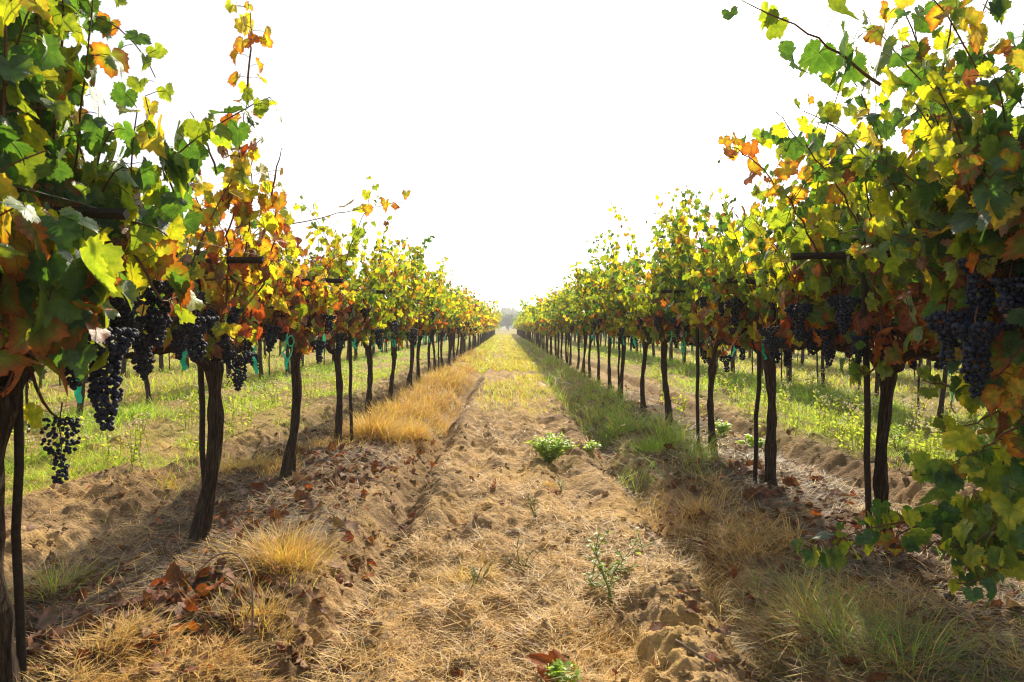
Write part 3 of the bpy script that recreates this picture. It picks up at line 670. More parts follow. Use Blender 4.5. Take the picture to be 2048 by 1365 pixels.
# --- further vines: copies of a few kinds
MIDL = [make_vine(40 + i, ['yellow', 'yellow', 'mixed', dict(gm=14, yg=30, ye=20, yo=12, rd=2, br=4) | {'or': 6}][i], .5, 1, 22, (.85, 1.5), .5, (.03 * (i - 1), 0), .045, 9, split_canes=False, size=(.11, .17)) for i in range(4)]
MIDR = [make_vine(50 + i, ['mixed', dict(gd=26, gm=36, lg=12, yg=22, ye=6, yo=2), 'mixed', dict(gd=30, gm=36, lg=14, yg=16, ye=4)][i], .3, 1, 26, (.85, 1.55), .5, (.03 * (i - 1), 0), .045, 9, split_canes=False, size=(.11, .17)) for i in range(4)]
def make_far(seed, mix):
    rng = np.random.default_rng(seed); root = empty('grapevine', (0, 0, 0)); tb = Buf()
    tube(tb, [(0, 0, -.05), (.01, .02, .5), (0, 0, 1.0)], [.055, .045, .045], 6)
    tube(tb, [(0, -.78, 1.06), (.01, -.3, 1.05), (0, 0, .98), (.01, .3, 1.05), (0, .78, 1.06)], .032, 5)
    tb.build('trunk', M_BARK, root)
    f = Buf(); n = 520; s = rng.integers(0, 26, n)
    sx = rng.normal(0, .16, 26); sy = rng.uniform(-.8, .8, 26); sl = rng.uniform(.6, 1.45, 26); lat = rng.normal(0, .4, 26)
    t = rng.random(n) ** 1.25; P = np.stack([sx[s] + lat[s] * t * sl[s] + rng.normal(0, .09, n), sy[s] + rng.normal(0, .09, n) + .15 * t * np.sin(s), 1.05 + t * sl[s] - .25 * t * t * np.abs(lat[s]) + rng.normal(0, .08, n)], -1)
    az = rng.uniform(0, 6.28, n); out = np.stack([np.cos(az), np.sin(az), 0 * az], -1)
    T = out * .4 + np.array([0, 0, -.8]) + rng.normal(0, .3, (n, 3)); N = out * .7 + np.array([0, 0, .5]) + rng.normal(0, .4, (n, 3))
    a = pick(rng, mix, n); b_ = pick(rng, MIX['red'], n); low = (P[:, 2] < 1.4) & (rng.random(n) < .3)
    cs = [np.where(low[:, None], b_[j], a[j]) for j in range(4)]
    leaves(f, rng, P, T, N, rng.uniform(.13, .19, n), *cs, TPL[2] if seed % 2 else TPL[1])
    f.build('foliage', M_FARLEAF, root)
    g = Buf(); IV, IF = ICO[2]
    for i in range(11):
        c = np.array([rng.normal(0, .15), rng.uniform(-.75, .75), rng.uniform(1.02, 1.3)]); V = IV * np.array([.05, .05, .10]) * (1 + .25 * rng.normal(0, .5, (len(IV), 1))) + c
        g = Buf(); g.add(V, tris=IF); g.build('grape_bunch', M_BERRY, root, False)
    return root
FARL = [make_far(61, MIX['yellow']), make_far(63, dict(MIX['mixed'])), make_far(65, MIX['yellow'])]
FARR = [make_far(71, MIX['mixed']), make_far(73, dict(gd=30, gm=36, lg=12, yg=18, ye=4)), make_far(75, MIX['mixed'])]
for p_ in MIDL + MIDR + FARL + FARR: p_['proto'] = 1
used = set()
prs = random.Random(5)
def place(proto, x, y, label, group, sc=1.0, flip=None):
    o = proto if proto.name not in used else copy_tree(proto)
    used.add(proto.name)
    o.location = base_at(x, y); o.rotation_euler = (0, 0, math.pi if (prs.random() < .5 if flip is None else flip) else 0)
    s = sc * prs.uniform(.95, 1.07); o.scale = (s * prs.uniform(.88, 1.12), 1, s); o.rotation_euler[0] = R(prs.uniform(-2.5, 2.5)); o.rotation_euler[1] = R(prs.uniform(-3, 3))
    return tag(o, label, 'grapevine', group)
for side, YS, X0, MID, FAR in (('left', YL, XL, MIDL, FARL), ('right', YR, XR, MIDR, FARR)):
    for i, y in enumerate(YS):
        if i < 6: continue
        x = X0 + prs.uniform(-.05, .05); k = i if side == 'left' else i - 1
        if y < 24:
            o = place(MID[i % 4 if i % 7 else (i + 1) % 4], x, y, 'leafy grapevine, %s trunk along the %s front row from the camera' % (ORD[k], side), 'grapevines of the two rows beside the aisle')
        else:
            o = place(FAR[(i * 2 + i // 3) % 3], x, y, 'small far grapevine in the %s front row near its vanishing end' % side, 'far grapevines at the end of the %s front row' % side)
names = {2: 'second', 3: 'third', 4: 'fourth'}
for side, sg, MID, FAR in (('left', -1, MIDL, FARL), ('right', 1, MIDR, FARR)):
    for k in (2, 3, 4):
        X0 = (XL if sg < 0 else XR) + sg * ROWGAP * (k - 1)
        y = {2: 5.2, 3: 9.6, 4: 14.2}[k] + prs.uniform(0, .6)
        y1 = {2: 62, 3: 57, 4: 50}[k]; j = 0
        while y < y1:
            near = y < 13
            lab = 'dim grapevine standing in the %s row %s of the aisle, seen beneath the front row' % (names[k], side)
            place((MID if near else FAR)[j % (4 if near else 3)], X0 + prs.uniform(-.07, .07), y, lab, 'grapevines of the %s row %s of the aisle' % (names[k], side))
            y += SP; j += 1

# ------------------------------------------------------------------ rest of the vineyard beyond what one can count
def far_rows():
    rng = np.random.default_rng(99); b = Buf(); P = []
    for k in range(-9, 10):
        if k == 0: continue
        X0 = (XL if k < 0 else XR) + (k + (1 if k < 0 else -1)) * ROWGAP
        y0 = {1: 82, 2: 63, 3: 58, 4: 51}.get(abs(k), abs(X0) / .74 + 1)
        n = int((122 - y0) * (30 if abs(k) < 5 else 38)); y = rng.uniform(y0, 122, n)
        z = 1.0 + rng.beta(1.2, 1.6, n) * (1.15 + .3 * vn(y * .9, y * 0 + k, 7))
        P.append(np.stack([X0 + rng.normal(0, .25, n), y, z], -1))
        for yy in np.arange(y0, 110, SP): tube(b, [(X0, yy, -.05), (X0, yy, 1.05)], .045, 4, cap=False, mi=1)
    P = np.concatenate(P); n = len(P); T = rng.normal(0, .5, (n, 3)) + [0, 0, -.7]; N = rng.normal(0, .7, (n, 3)) + [0, -.3, .4]
    c = pick(rng, MIX['mixed'], n); leaves(b, rng, P, T, N, rng.uniform(.24, .36, n), *c[:4], TPL[2])
    o = b.build('vineyard_foliage', [M_FARLEAF, M_BARK], None, False); tag(o, 'distant rows of vines merging into one leafy mass', 'vineyard', kind='stuff')
far_rows()
def far_tree(x, y, h, wd, label, seed):
    rng = np.random.default_rng(seed); r = empty('broadleaf_tree', (x, y, zg(x, y)))
    t = Buf(); tube(t, [(0, 0, -.2), (.1, 0, h * .3), (0, .1, h * .75)], [h * .035, h * .028, h * .01], 7)
    for i in range(5):
        a = i * 1.26; tube(t, [(0, 0, h * .25), (math.cos(a) * wd * .2, math.sin(a) * wd * .2, h * .5), (math.cos(a) * wd * .36, math.sin(a) * wd * .36, h * .68)], [h * .018, h * .012, h * .004], 5)
    t.build('trunk', M_BARK, r)
    n = 2600; cl = rng.normal(0, 1, (34, 3)) * [wd * .27, wd * .27, h * .17] + [0, 0, h * .58]
    P = cl[rng.integers(0, 34, n)] + rng.normal(0, 1, (n, 3)) * wd * .085; P[:, 2] = np.maximum(P[:, 2], h * .12)
    c = [np.tile(v, (n, 1)) * rng.uniform(.7, 1.3, (n, 1)) for v in ((.05, .075, .03), (.05, .075, .03), (.06, .10, .02), (.06, .10, .02))]
    f = Buf(); leaves(f, rng, P, rng.normal(0, 1, (n, 3)), rng.normal(0, 1, (n, 3)) + [0, 0, .5], np.full(n, wd * .07), *c, TPL[2]); f.build('crown', M_FARLEAF, r)
    tag(r, label, 'tree')
far_tree(1.2, 250, 7.0, 6.0, 'small rounded hazy tree at the end of the aisle', 1)
far_tree(5.2, 560, 16, 18, 'tall pale hazy tree behind the small one at the aisle end', 2)
far_tree(-8, 560, 12, 15, 'faint hazy tree left of the tall pale one at the aisle end', 3)
far_tree(-2.4, 255, 4.6, 5.2, 'low hazy bushy tree just left of the small rounded one', 4)

# ------------------------------------------------------------------ stakes, crossarms, wires, ties
def stake_mesh(seed, h, thick):
    b = Buf(); rng = np.random.default_rng(seed)
    z = np.linspace(-.15, h, 9); p = np.stack([.004 * rng.normal(0, 1, 9), .004 * rng.normal(0, 1, 9), z], -1); tube(b, p, thick, 8, bumpf=lambda th, l: 1 + .12 * np.cos(4 * th)); return b
def make_post(seed, h=1.56, thick=.015, arm=.70):
    r = empty('trellis_post', (0, 0, 0)); stake_mesh(seed, h, thick).build('stake', M_STAKE, r)
    b = Buf(); x = np.linspace(-arm / 2, arm / 2, 7); rng = np.random.default_rng(seed)
    tube(b, np.stack([x, 0 * x + .03, 1.50 + .004 * rng.normal(0, 1, 7)], -1), .018, 4, bumpf=lambda th, l: 1 + 0 * l + .05 * np.sin(l * 40)); b.build('crossarm', M_ARM, r, False)
    return r
PO = make_post(1); PO2 = make_post(2); first = {PO.name: 1, PO2.name: 1}
for side, YS, X0 in (('left', YL, XL), ('right', YR, XR)):
    for i, y in enumerate(YS[:26]):
        if i > 3 and i % 3: continue
        p = PO if i % 2 else PO2
        if first.pop(p.name, None): o = p
        else: o = copy_tree(p)
        sx = -.10 if side == 'right' else .09
        if i in (1, 2) and side == 'left': sx = .0
        xx = X0 + sx * (.5 + .7 * prs.random()); yy = y + prs.uniform(.05, .16)
        if side == 'right' and i == 1: xx, yy = X0 - .125, y - .02
        o.location = (xx, yy, zg(xx, yy) * .5); o.rotation_euler = (R(prs.uniform(-1.5, 1.5)), R(prs.uniform(-1.5, 1.5)), R(prs.uniform(-5, 5)))
        k = i if side == 'left' else i - 1
        if i == 0 and side == 'right': lab = 'dark trellis post with crossarm beside the vine at the right picture edge'
        elif k < 9: lab = 'dark trellis post with crossarm beside the %s trunk of the %s front row' % (ORD[k], side)
        else: lab = 'thin far trellis post among the trunks of the %s front row' % side
        tag(o, lab, 'trellis post', 'trellis posts in the front rows')
sb = [stake_mesh(30 + i, 1.3, .014).mesh('vine_stake', [M_STAKE]) for i in range(2)]
for side, sg in (('left', -1), ('right', 1)):
    for k in (2, 3):
        X0 = (XL if sg < 0 else XR) + sg * ROWGAP * (k - 1); y = {2: 5.9, 3: 10.3}[k]
        while y < 34:
            if prs.random() < .75:
                o = bpy.data.objects.new('vine_stake', sb[prs.randint(0, 1)]); COL.objects.link(o); xx = X0 + prs.uniform(-.12, .12); o.location = (xx, y, zg(xx, y) * .5)
                o.rotation_euler = (R(prs.uniform(-2, 2)), R(prs.uniform(-2, 2)), 0)
                tag(o, 'thin dark stake between trunks of the %s row %s of the aisle' % (names[k], side), 'stake', 'stakes in the %s row %s of the aisle' % (names[k], side))
            y += SP
for side, X0, sgn in (('left', XL, 1), ('right', XR, -1)):
    for xx, z, lab in ((X0 + .34 * sgn, 1.525, 'upper trellis wire on the aisle side crossarm ends of the %s row'), (X0 - .34 * sgn, 1.525, 'upper trellis wire on the outer crossarm ends of the %s row'), (X0 + .03 * sgn, 1.075, 'low fruiting wire strung along the vine arms of the %s row')):
        b = Buf(); ys = np.arange(-1, 62, SP / 2) ; sag = -.018 * np.sin((ys - YL[0]) / SP * math.pi) ** 2
        tube(b, np.stack([xx + 0 * ys, ys, z + sag], -1), 0.0013 if z > 1.2 else .0022, 5); o = b.build('trellis_wire', M_WIRE); tag(o, lab % side, 'wire', 'trellis wires')
def tie_mesh(seed, L):
    rng = np.random.default_rng(seed); b = Buf(); n = 9
    t = np.linspace(0, 1, n); x = np.cumsum(rng.normal(0, .006, n)); y = np.cumsum(rng.normal(0, .004, n)); p = np.stack([x, y, .03 - t * L], -1)
    a = rng.uniform(0, 3) + t * rng.uniform(-1.6, 1.6); wd = .0085 * np.interp(t, [0, .1, .9, 1], [.4, 1, 1, .7]); s = np.stack([np.cos(a), np.sin(a), 0 * a], -1) * wd[:, None]; nn = np.stack([-np.sin(a), np.cos(a), 0 * a], -1) * .0006
    V = np.stack([p - s - nn, p + s - nn, p + s + nn, p - s + nn], 1).reshape(-1, 3); Q = []
    for i in range(n - 1):
        for k in range(4): Q.append((4 * i + k, 4 * i + (k + 1) % 4, 4 * i + 4 + (k + 1) % 4, 4 * i + 4 + k))
    Q += [(3, 2, 1, 0), (4 * n - 4, 4 * n - 3, 4 * n - 2, 4 * n - 1)]
    b.add(V, quads=Q)
    th = np.linspace(0, 6.28, 13); tube(b, np.stack([.0 + 0 * th, .028 * np.sin(th), .055 + .028 * np.cos(th)], -1), .004, 4)
    return b.mesh('plastic_tie', [M_TIE], False)
TIES = [tie_mesh(i, l) for i, l in enumerate((.08, .11, .14, .095, .17))]
for side, YS, X0 in (('left', YL, XL), ('right', YR, XR)):
    for i, y in enumerate(YS[:11]):
        for q in range(3 if i < 6 else 2):
            o = bpy.data.objects.new('plastic_tie', TIES[prs.randint(0, 4)]); COL.objects.link(o)
            o.location = (X0 + prs.uniform(-.02, .13) * (1 if side == 'left' else -1), y + prs.uniform(-.55, .6), 1.0 + prs.uniform(-.03, .02)); o.scale = (1.4, 1.3, 1.35); o.rotation_euler = (0, 0, prs.uniform(-.5, .5))
            k = i if side == 'left' else i - 1
            where = 'by the vine at the right picture edge' if k < 0 else 'near the %s trunk of the %s front row' % (ORD[k], side)
            tag(o, 'aqua plastic tie hanging ' + where, 'plastic tie', 'green plastic ties ' + where)

# ------------------------------------------------------------------ ground cover that nobody could count
def scatter(rng, n, x0, x1, y0, y1, keep=None):
    m = int(n * 2.2); y = 1 / rng.uniform(1 / y1, 1 / y0, m); x = rng.uniform(x0, x1, m)
    if keep is not None:
        k = rng.random(m) < np.clip(keep(x, y), 0, 1); x, y = x[k], y[k]
    x, y = x[:n], y[:n]; return np.stack([x, y, H(x, y)], -1)
def lay(buf, rng, P, kinds, h, lean, wd, droop=.5, wfar=4.5):
    n = len(P); hh = rng.uniform(*h, n); ww = rng.uniform(*wd, n) * np.maximum(1, P[:, 1] / wfar)
    blades(buf, rng, P - [0, 0, .004], hh, ww, rng.uniform(*lean, n), rng.uniform(0, 6.283, n), *gcols(rng, kinds, n), droop=droop * rng.uniform(.4, 1.5, n))
rng = np.random.default_rng(321)
patch = lambda x, y, f, s: fbm(x * f, y * f, s, 3)
b = Buf()
P = scatter(rng, 72000, -2.3, 2.6, 1.9, 14, lambda x, y: sst(.05, .24, patch(x, y, 1.9, 301) - .5 * np.exp(-((x + 1.75) / .55) ** 2) * np.exp(-((y - 3.4) / .9) ** 2) + .12 * np.exp(-((x - .05) / .5) ** 2) - .35 * np.exp(-((np.abs(x - XC) - .9) / .15) ** 2)) * .9)
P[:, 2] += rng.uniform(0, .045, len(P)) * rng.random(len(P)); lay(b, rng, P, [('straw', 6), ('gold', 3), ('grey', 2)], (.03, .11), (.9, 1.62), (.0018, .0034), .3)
P = scatter(rng, 16000, -2.5, -.95, 1.9, 7, lambda x, y: sst(-.2, .2, patch(x, y, 1.8, 311))); P[:, 2] += rng.uniform(0, .02, len(P))
lay(b, rng, P, [('grey', 6), ('straw', 2)], (.05, .2), (1.2, 1.6), (.0016, .0032), .2)
P = scatter(rng, 14000, 1.0, 2.6, 1.9, 7, lambda x, y: sst(-.2, .2, patch(x, y, 1.8, 312))); P[:, 2] += rng.uniform(0, .02, len(P))
lay(b, rng, P, [('grey', 6), ('straw', 2), ('olive', 1)], (.05, .2), (1.2, 1.6), (.0016, .0032), .2)
P = scatter(rng, 26000, -5.2, -2.1, 3, 16, lambda x, y: sst(-.25, .2, patch(x, y, 1.6, 315)))
lay(b, rng, P, [('straw', 5), ('gold', 4)], (.03, .12), (1.0, 1.6), (.0018, .003), .3)
P = scatter(rng, 9000, 2.2, 5.3, 3, 14, lambda x, y: sst(0, .3, patch(x, y, 1.6, 316)))
lay(b, rng, P, [('straw', 5), ('gold', 3), ('grey', 2)], (.03, .12), (1.0, 1.6), (.0018, .003), .3)
tag(b.build('dry_straw', M_BLADE, None, False), 'flattened golden straw strewn over the aisle soil', 'straw', kind='stuff')
b = Buf()    # golden standing grass along the left row and bottom left
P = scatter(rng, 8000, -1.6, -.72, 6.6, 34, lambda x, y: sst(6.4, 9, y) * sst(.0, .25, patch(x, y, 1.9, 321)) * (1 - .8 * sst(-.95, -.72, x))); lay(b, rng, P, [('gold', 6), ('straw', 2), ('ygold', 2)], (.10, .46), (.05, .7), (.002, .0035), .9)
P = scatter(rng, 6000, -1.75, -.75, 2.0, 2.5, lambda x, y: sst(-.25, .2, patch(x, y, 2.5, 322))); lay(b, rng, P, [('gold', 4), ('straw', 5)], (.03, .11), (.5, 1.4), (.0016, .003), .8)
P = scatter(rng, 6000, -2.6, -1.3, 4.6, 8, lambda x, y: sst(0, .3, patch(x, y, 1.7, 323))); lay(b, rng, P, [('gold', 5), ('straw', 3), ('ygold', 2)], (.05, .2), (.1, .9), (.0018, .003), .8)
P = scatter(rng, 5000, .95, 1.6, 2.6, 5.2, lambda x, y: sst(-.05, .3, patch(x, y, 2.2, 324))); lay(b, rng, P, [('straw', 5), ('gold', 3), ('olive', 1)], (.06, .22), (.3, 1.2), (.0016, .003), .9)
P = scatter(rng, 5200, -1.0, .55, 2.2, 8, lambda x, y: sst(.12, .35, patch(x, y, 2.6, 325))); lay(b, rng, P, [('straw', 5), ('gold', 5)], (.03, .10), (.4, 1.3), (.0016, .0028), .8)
tag(b.build('golden_grass', M_BLADE, None, False), 'dry golden grass standing along the left row and aisle edges', 'dry grass', kind='stuff')
b = Buf()    # green strip along the right row
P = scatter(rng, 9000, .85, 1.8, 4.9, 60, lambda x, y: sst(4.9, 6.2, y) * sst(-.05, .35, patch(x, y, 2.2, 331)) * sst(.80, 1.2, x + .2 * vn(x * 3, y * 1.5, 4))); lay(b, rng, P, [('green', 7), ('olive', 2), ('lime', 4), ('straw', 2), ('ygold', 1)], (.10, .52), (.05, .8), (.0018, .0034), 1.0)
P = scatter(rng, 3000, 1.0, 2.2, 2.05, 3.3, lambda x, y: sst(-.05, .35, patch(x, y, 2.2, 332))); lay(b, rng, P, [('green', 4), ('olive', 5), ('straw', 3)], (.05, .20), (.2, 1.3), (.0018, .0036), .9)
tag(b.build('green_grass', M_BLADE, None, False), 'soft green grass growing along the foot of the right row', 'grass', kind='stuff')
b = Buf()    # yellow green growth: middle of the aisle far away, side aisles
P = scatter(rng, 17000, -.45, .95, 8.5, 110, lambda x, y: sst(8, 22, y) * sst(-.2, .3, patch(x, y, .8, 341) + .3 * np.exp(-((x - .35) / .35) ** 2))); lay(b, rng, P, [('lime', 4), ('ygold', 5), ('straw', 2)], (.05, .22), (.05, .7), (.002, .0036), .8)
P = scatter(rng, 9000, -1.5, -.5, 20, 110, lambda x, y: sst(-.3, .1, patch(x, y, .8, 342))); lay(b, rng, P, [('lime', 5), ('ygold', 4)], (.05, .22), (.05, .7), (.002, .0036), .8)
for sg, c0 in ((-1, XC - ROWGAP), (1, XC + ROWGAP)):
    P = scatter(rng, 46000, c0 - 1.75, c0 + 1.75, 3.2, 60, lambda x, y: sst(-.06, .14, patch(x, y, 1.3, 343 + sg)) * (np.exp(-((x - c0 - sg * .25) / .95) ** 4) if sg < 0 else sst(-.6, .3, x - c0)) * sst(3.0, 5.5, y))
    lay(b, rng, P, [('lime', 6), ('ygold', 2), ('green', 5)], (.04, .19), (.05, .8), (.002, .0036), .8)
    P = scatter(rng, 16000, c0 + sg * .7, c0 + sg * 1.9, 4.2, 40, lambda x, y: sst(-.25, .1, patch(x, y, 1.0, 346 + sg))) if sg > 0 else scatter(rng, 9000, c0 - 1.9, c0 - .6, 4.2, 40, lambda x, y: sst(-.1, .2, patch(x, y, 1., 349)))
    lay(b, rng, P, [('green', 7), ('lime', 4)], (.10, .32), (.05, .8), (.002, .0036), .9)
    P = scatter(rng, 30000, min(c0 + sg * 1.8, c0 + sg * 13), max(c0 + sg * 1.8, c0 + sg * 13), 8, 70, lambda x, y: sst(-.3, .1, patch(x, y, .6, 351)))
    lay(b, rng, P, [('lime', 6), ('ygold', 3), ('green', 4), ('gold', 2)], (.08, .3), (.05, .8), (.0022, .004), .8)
tag(b.build('yellow_green_grass', M_BLADE, None, False), 'sunlit yellow green grass in the side aisles and far aisle middle', 'grass', kind='stuff')
def clods():
    rng = np.random.default_rng(8); n = 9000; P = scatter(rng, n, -3.4, 4.2, 1.9, 9, lambda x, y: .15 + .85 * sst(-.1, .3, patch(x, y, 1.3, 361) + .3 * np.exp(-((np.abs(x - XC) - .9) / .3) ** 2)))
    n = len(P); IV, IF = ICO[2]; r = .004 + .020 * rng.random(n) ** 4.5; m = len(IV)
    d = 1 + rng.normal(0, .20, (n, m, 1)); V = P[:, None] + IV[None] * d * r[:, None, None] * rng.uniform(.55, 1.3, (n, 1, 3)) * [1, 1, .7] + np.array([0, 0, .3]) * r[:, None, None]
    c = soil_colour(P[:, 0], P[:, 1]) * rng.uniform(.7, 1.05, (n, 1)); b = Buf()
    b.add(V.reshape(-1, 3), tris=(IF[None] + (np.arange(n) * m)[:, None, None]).reshape(-1, 3), col=np.repeat(c, m, 0)); tag(b.build('soil_crumbs', M_SOIL, None, False), 'crumbs and small clods of dry soil', 'soil', kind='stuff')
clods()
def flowers():
    rng = np.random.default_rng(9); b = Buf(); spots = []
    for px, py, s in ((60, 790, .5), (120, 770, .5), (150, 860, .4), (25, 830, .5), (470, 700, .6), (500, 760, .6), (455, 740, .4), (610, 715, .6), (670, 720, .6), (180, 850, .3), (60, 900, .3), (380, 800, .4),
                      (1420, 770, .5), (1500, 760, .6), (1530, 800, .5), (1660, 800, .5), (1680, 815, .5), (1690, 740, .7), (1640, 720, .7), (1580, 730, .7), (1480, 720, .7), (1360, 740, .8), (1330, 720, .8), (1560, 760, .5), (1745, 760, .6), (1990, 700, .5)):
        d = CAM_H * FOC / (py - 655 + 110 * s); p = at(px, py, d); spots.append((p[0], d))
    x = np.concatenate([rng.uniform(-5.2, -2.9, 45), rng.uniform(3.3, 5.6, 85)]); y = 1 / rng.uniform(1 / 22, 1 / 5.5, 130); spots += list(zip(x, y))
    IV, IF = ICO[1]; bp = []; H_ = []
    for (x, y) in spots:
        for j in range(rng.integers(2, 6)):
            p = np.array([x + rng.normal(0, .05), y + rng.normal(0, .05), 0]); p[2] = zg(p[0], p[1]); h = rng.uniform(.15, .42)
            tip = p + [rng.normal(0, .05), rng.normal(0, .05), h]; tube(b, [p, (p + tip) / 2 + [.012, 0, 0], tip], [.003, .0024, .0016], 4, cap=False, col=(.10, .13, .03), tcol=(.2, .25, .03))
            m = 12; q = p + (tip - p) * rng.uniform(.15, .95, (m, 1)); az = rng.uniform(0, 6.28, m)
            c = [np.tile(v, (m, 1)) for v in ((.10, .15, .03), (.14, .17, .03), (.26, .34, .03), (.34, .36, .03))]
            T = np.stack([np.cos(az), np.sin(az), .7 + 0 * az], -1); leaves(b, rng, q, T, np.cross(T, [0, 0, 1.]) + [0, 0, .8], rng.uniform(.04, .08, m), *c, OV)
            if rng.random() < .75:
                k = rng.integers(4, 11); fp = tip + rng.normal(0, 1, (k, 3)) * [.022, .022, .018]
                for f_ in fp: b.add(f_ + IV * rng.uniform(.005, .0095) * (1 + .2 * rng.normal(0, 1, (12, 1))), tris=IF, col=(.72, .66, .50), tcol=(.25, .22, .15))
    tag(b.build('wildflower_weeds', M_FARLEAF), 'spindly yellow green weeds with cream flower heads in the side aisles', 'weeds', kind='stuff')
flowers()

# ------------------------------------------------------------------ hazy air
def haze():
    b = Buf(); x0, x1, y0, y1, z0, z1 = -660, 660, -40, 900, -1.5, 19
    V = [(x, y, z) for z in (z0, z1) for (x, y) in ((x0, y0), (x1, y0), (x1, y1), (x0, y1))]
    b.add(V, quads=[(3, 2, 1, 0), (4, 5, 6, 7), (0, 1, 5, 4), (1, 2, 6, 5), (2, 3, 7, 6), (3, 0, 4, 7)])
    m, t = mat('haze air'); v = t.nodes.new('ShaderNodeVolumePrincipled'); o = t.nodes.new('ShaderNodeOutputMaterial')
    v.inputs['Color'].default_value = (.93, .95, .97, 1); v.inputs['Density'].default_value = HAZE; v.inputs['Anisotropy'].default_value = .0
    t.links.new(v.outputs[0], o.inputs['Volume'])
    tag(b.build('haze', m, None, False), 'pale morning haze filling the vineyard', 'haze', kind='stuff')
haze()

# ------------------------------------------------------------------ plants one can point at
def gpt(px, py):
    """the ground point seen at a pixel"""
    d = 2.0
    for _ in range(12):
        x = (px - 1010) * d / FOC; d = (CAM_H - zg(x, d)) * FOC / (py - 655)
    return np.array([(px - 1010) * d / FOC, d, zg((px - 1010) * d / FOC, d)])
def tuft(px, py, n, h, sp, kinds, label, name='grass_tuft', cat='grass tuft', lean=.75, wd=(.0016, .003)):
    p = gpt(px, py); rng = np.random.default_rng(int(px * 7 + py)); b = Buf()
    r = np.abs(rng.normal(0, sp, n)); az = rng.uniform(0, 6.283, n); P = np.stack([np.cos(az) * r, np.sin(az) * r, 0 * r], -1); P[:, 2] = H(p[0] + P[:, 0], p[1] + P[:, 1]) - p[2] - .006
    hh = rng.uniform(.45, 1.05, n) * h; ww = rng.uniform(*wd, n) * max(1, p[1] / 4.5)
    blades(b, rng, P, hh, ww, rng.uniform(.02, lean, n) + r / sp * .12, az + rng.normal(0, .7, n), *gcols(rng, kinds, n), droop=rng.uniform(.2, 1.4, n))
    o = b.build(name, M_BLADE, None, False); o.location = p; tag(o, label, cat, 'tufts of dry and green grass')
G, S_ = [('gold', 6), ('straw', 3), ('ygold', 2)], [('straw', 6), ('gold', 2), ('olive', 1)]
tuft(745, 872, 1500, .42, .16, G, 'big bushy clump of golden dry grass right of the fourth left trunk')
tuft(820, 880, 1000, .30, .15, G, 'low golden grass clump spilling into the left rut beside the biggest clump')
tuft(790, 835, 1000, .40, .18, G, 'golden grass clump at the foot of the fifth left trunk')
tuft(850, 815, 900, .42, .2, [('gold', 5), ('straw', 2), ('grey', 2)], 'brownish dry grass clump below the dark posts left of the aisle')
tuft(880, 770, 900, .5, .3, [('gold', 5), ('ygold', 3), ('grey', 2)], 'tall brownish grass clump farther along the left row')
tuft(570, 1135, 1300, .25, .11, [('gold', 7), ('ygold', 3), ('straw', 2)], 'bright golden tuft between the second left trunk and the rut')
tuft(110, 1185, 420, .20, .09, [('olive', 4), ('lime', 3), ('straw', 3)], 'half green tuft in the shade at the lower left edge')
tuft(470, 945, 500, .22, .14, [('ygold', 3), ('gold', 4)], 'pale dry tuft between the second and third left trunks')
tuft(340, 1000, 260, .14, .12, [('gold', 4), ('straw', 4)], 'small thin straw tuft left of the second left trunk')
tuft(520, 1235, 650, .12, .16, G, 'low spreading golden tuft above the left rut near the bottom')
tuft(200, 1335, 700, .13, .14, S_, 'matted straw tuft along the bottom left edge')
tuft(1400, 1040, 420, .22, .14, S_, 'loose pale dry tuft right of the right rut')
tuft(1310, 900, 700, .22, .18, [('green', 6), ('lime', 4)], 'bright green grass tuft in front of the third right trunk')
tuft(1230, 870, 500, .26, .2, [('green', 5), ('olive', 3), ('lime', 2)], 'long soft green tuft beside the right rut')
tuft(1690, 1290, 330, .28, .16, [('green', 4), ('olive', 5)], 'dark shaded grass tuft at the bottom right')
tuft(1830, 1340, 280, .30, .14, [('green', 3), ('olive', 5), ('straw', 1)], 'blue green shaded tuft nearest the bottom right corner')
tuft(1600, 1230, 280, .24, .14, [('olive', 5), ('green', 2), ('straw', 3)], 'drying shaded tuft left of the dark bottom right grass')
tuft(1200, 1290, 500, .09, .12, S_, 'flattened straw tuft on a clod near the bottom of the aisle')
tuft(920, 1165, 420, .11, .10, [('ygold', 4), ('straw', 4)], 'low yellowish tuft in the middle of the aisle')
tuft(1100, 975, 200, .10, .05, S_, 'tiny pale tuft by the red leaves in the aisle')
tuft(270, 830, 600, .28, .16, [('lime', 5), ('green', 4)], 'fresh green tuft in the aisle beyond the left row')
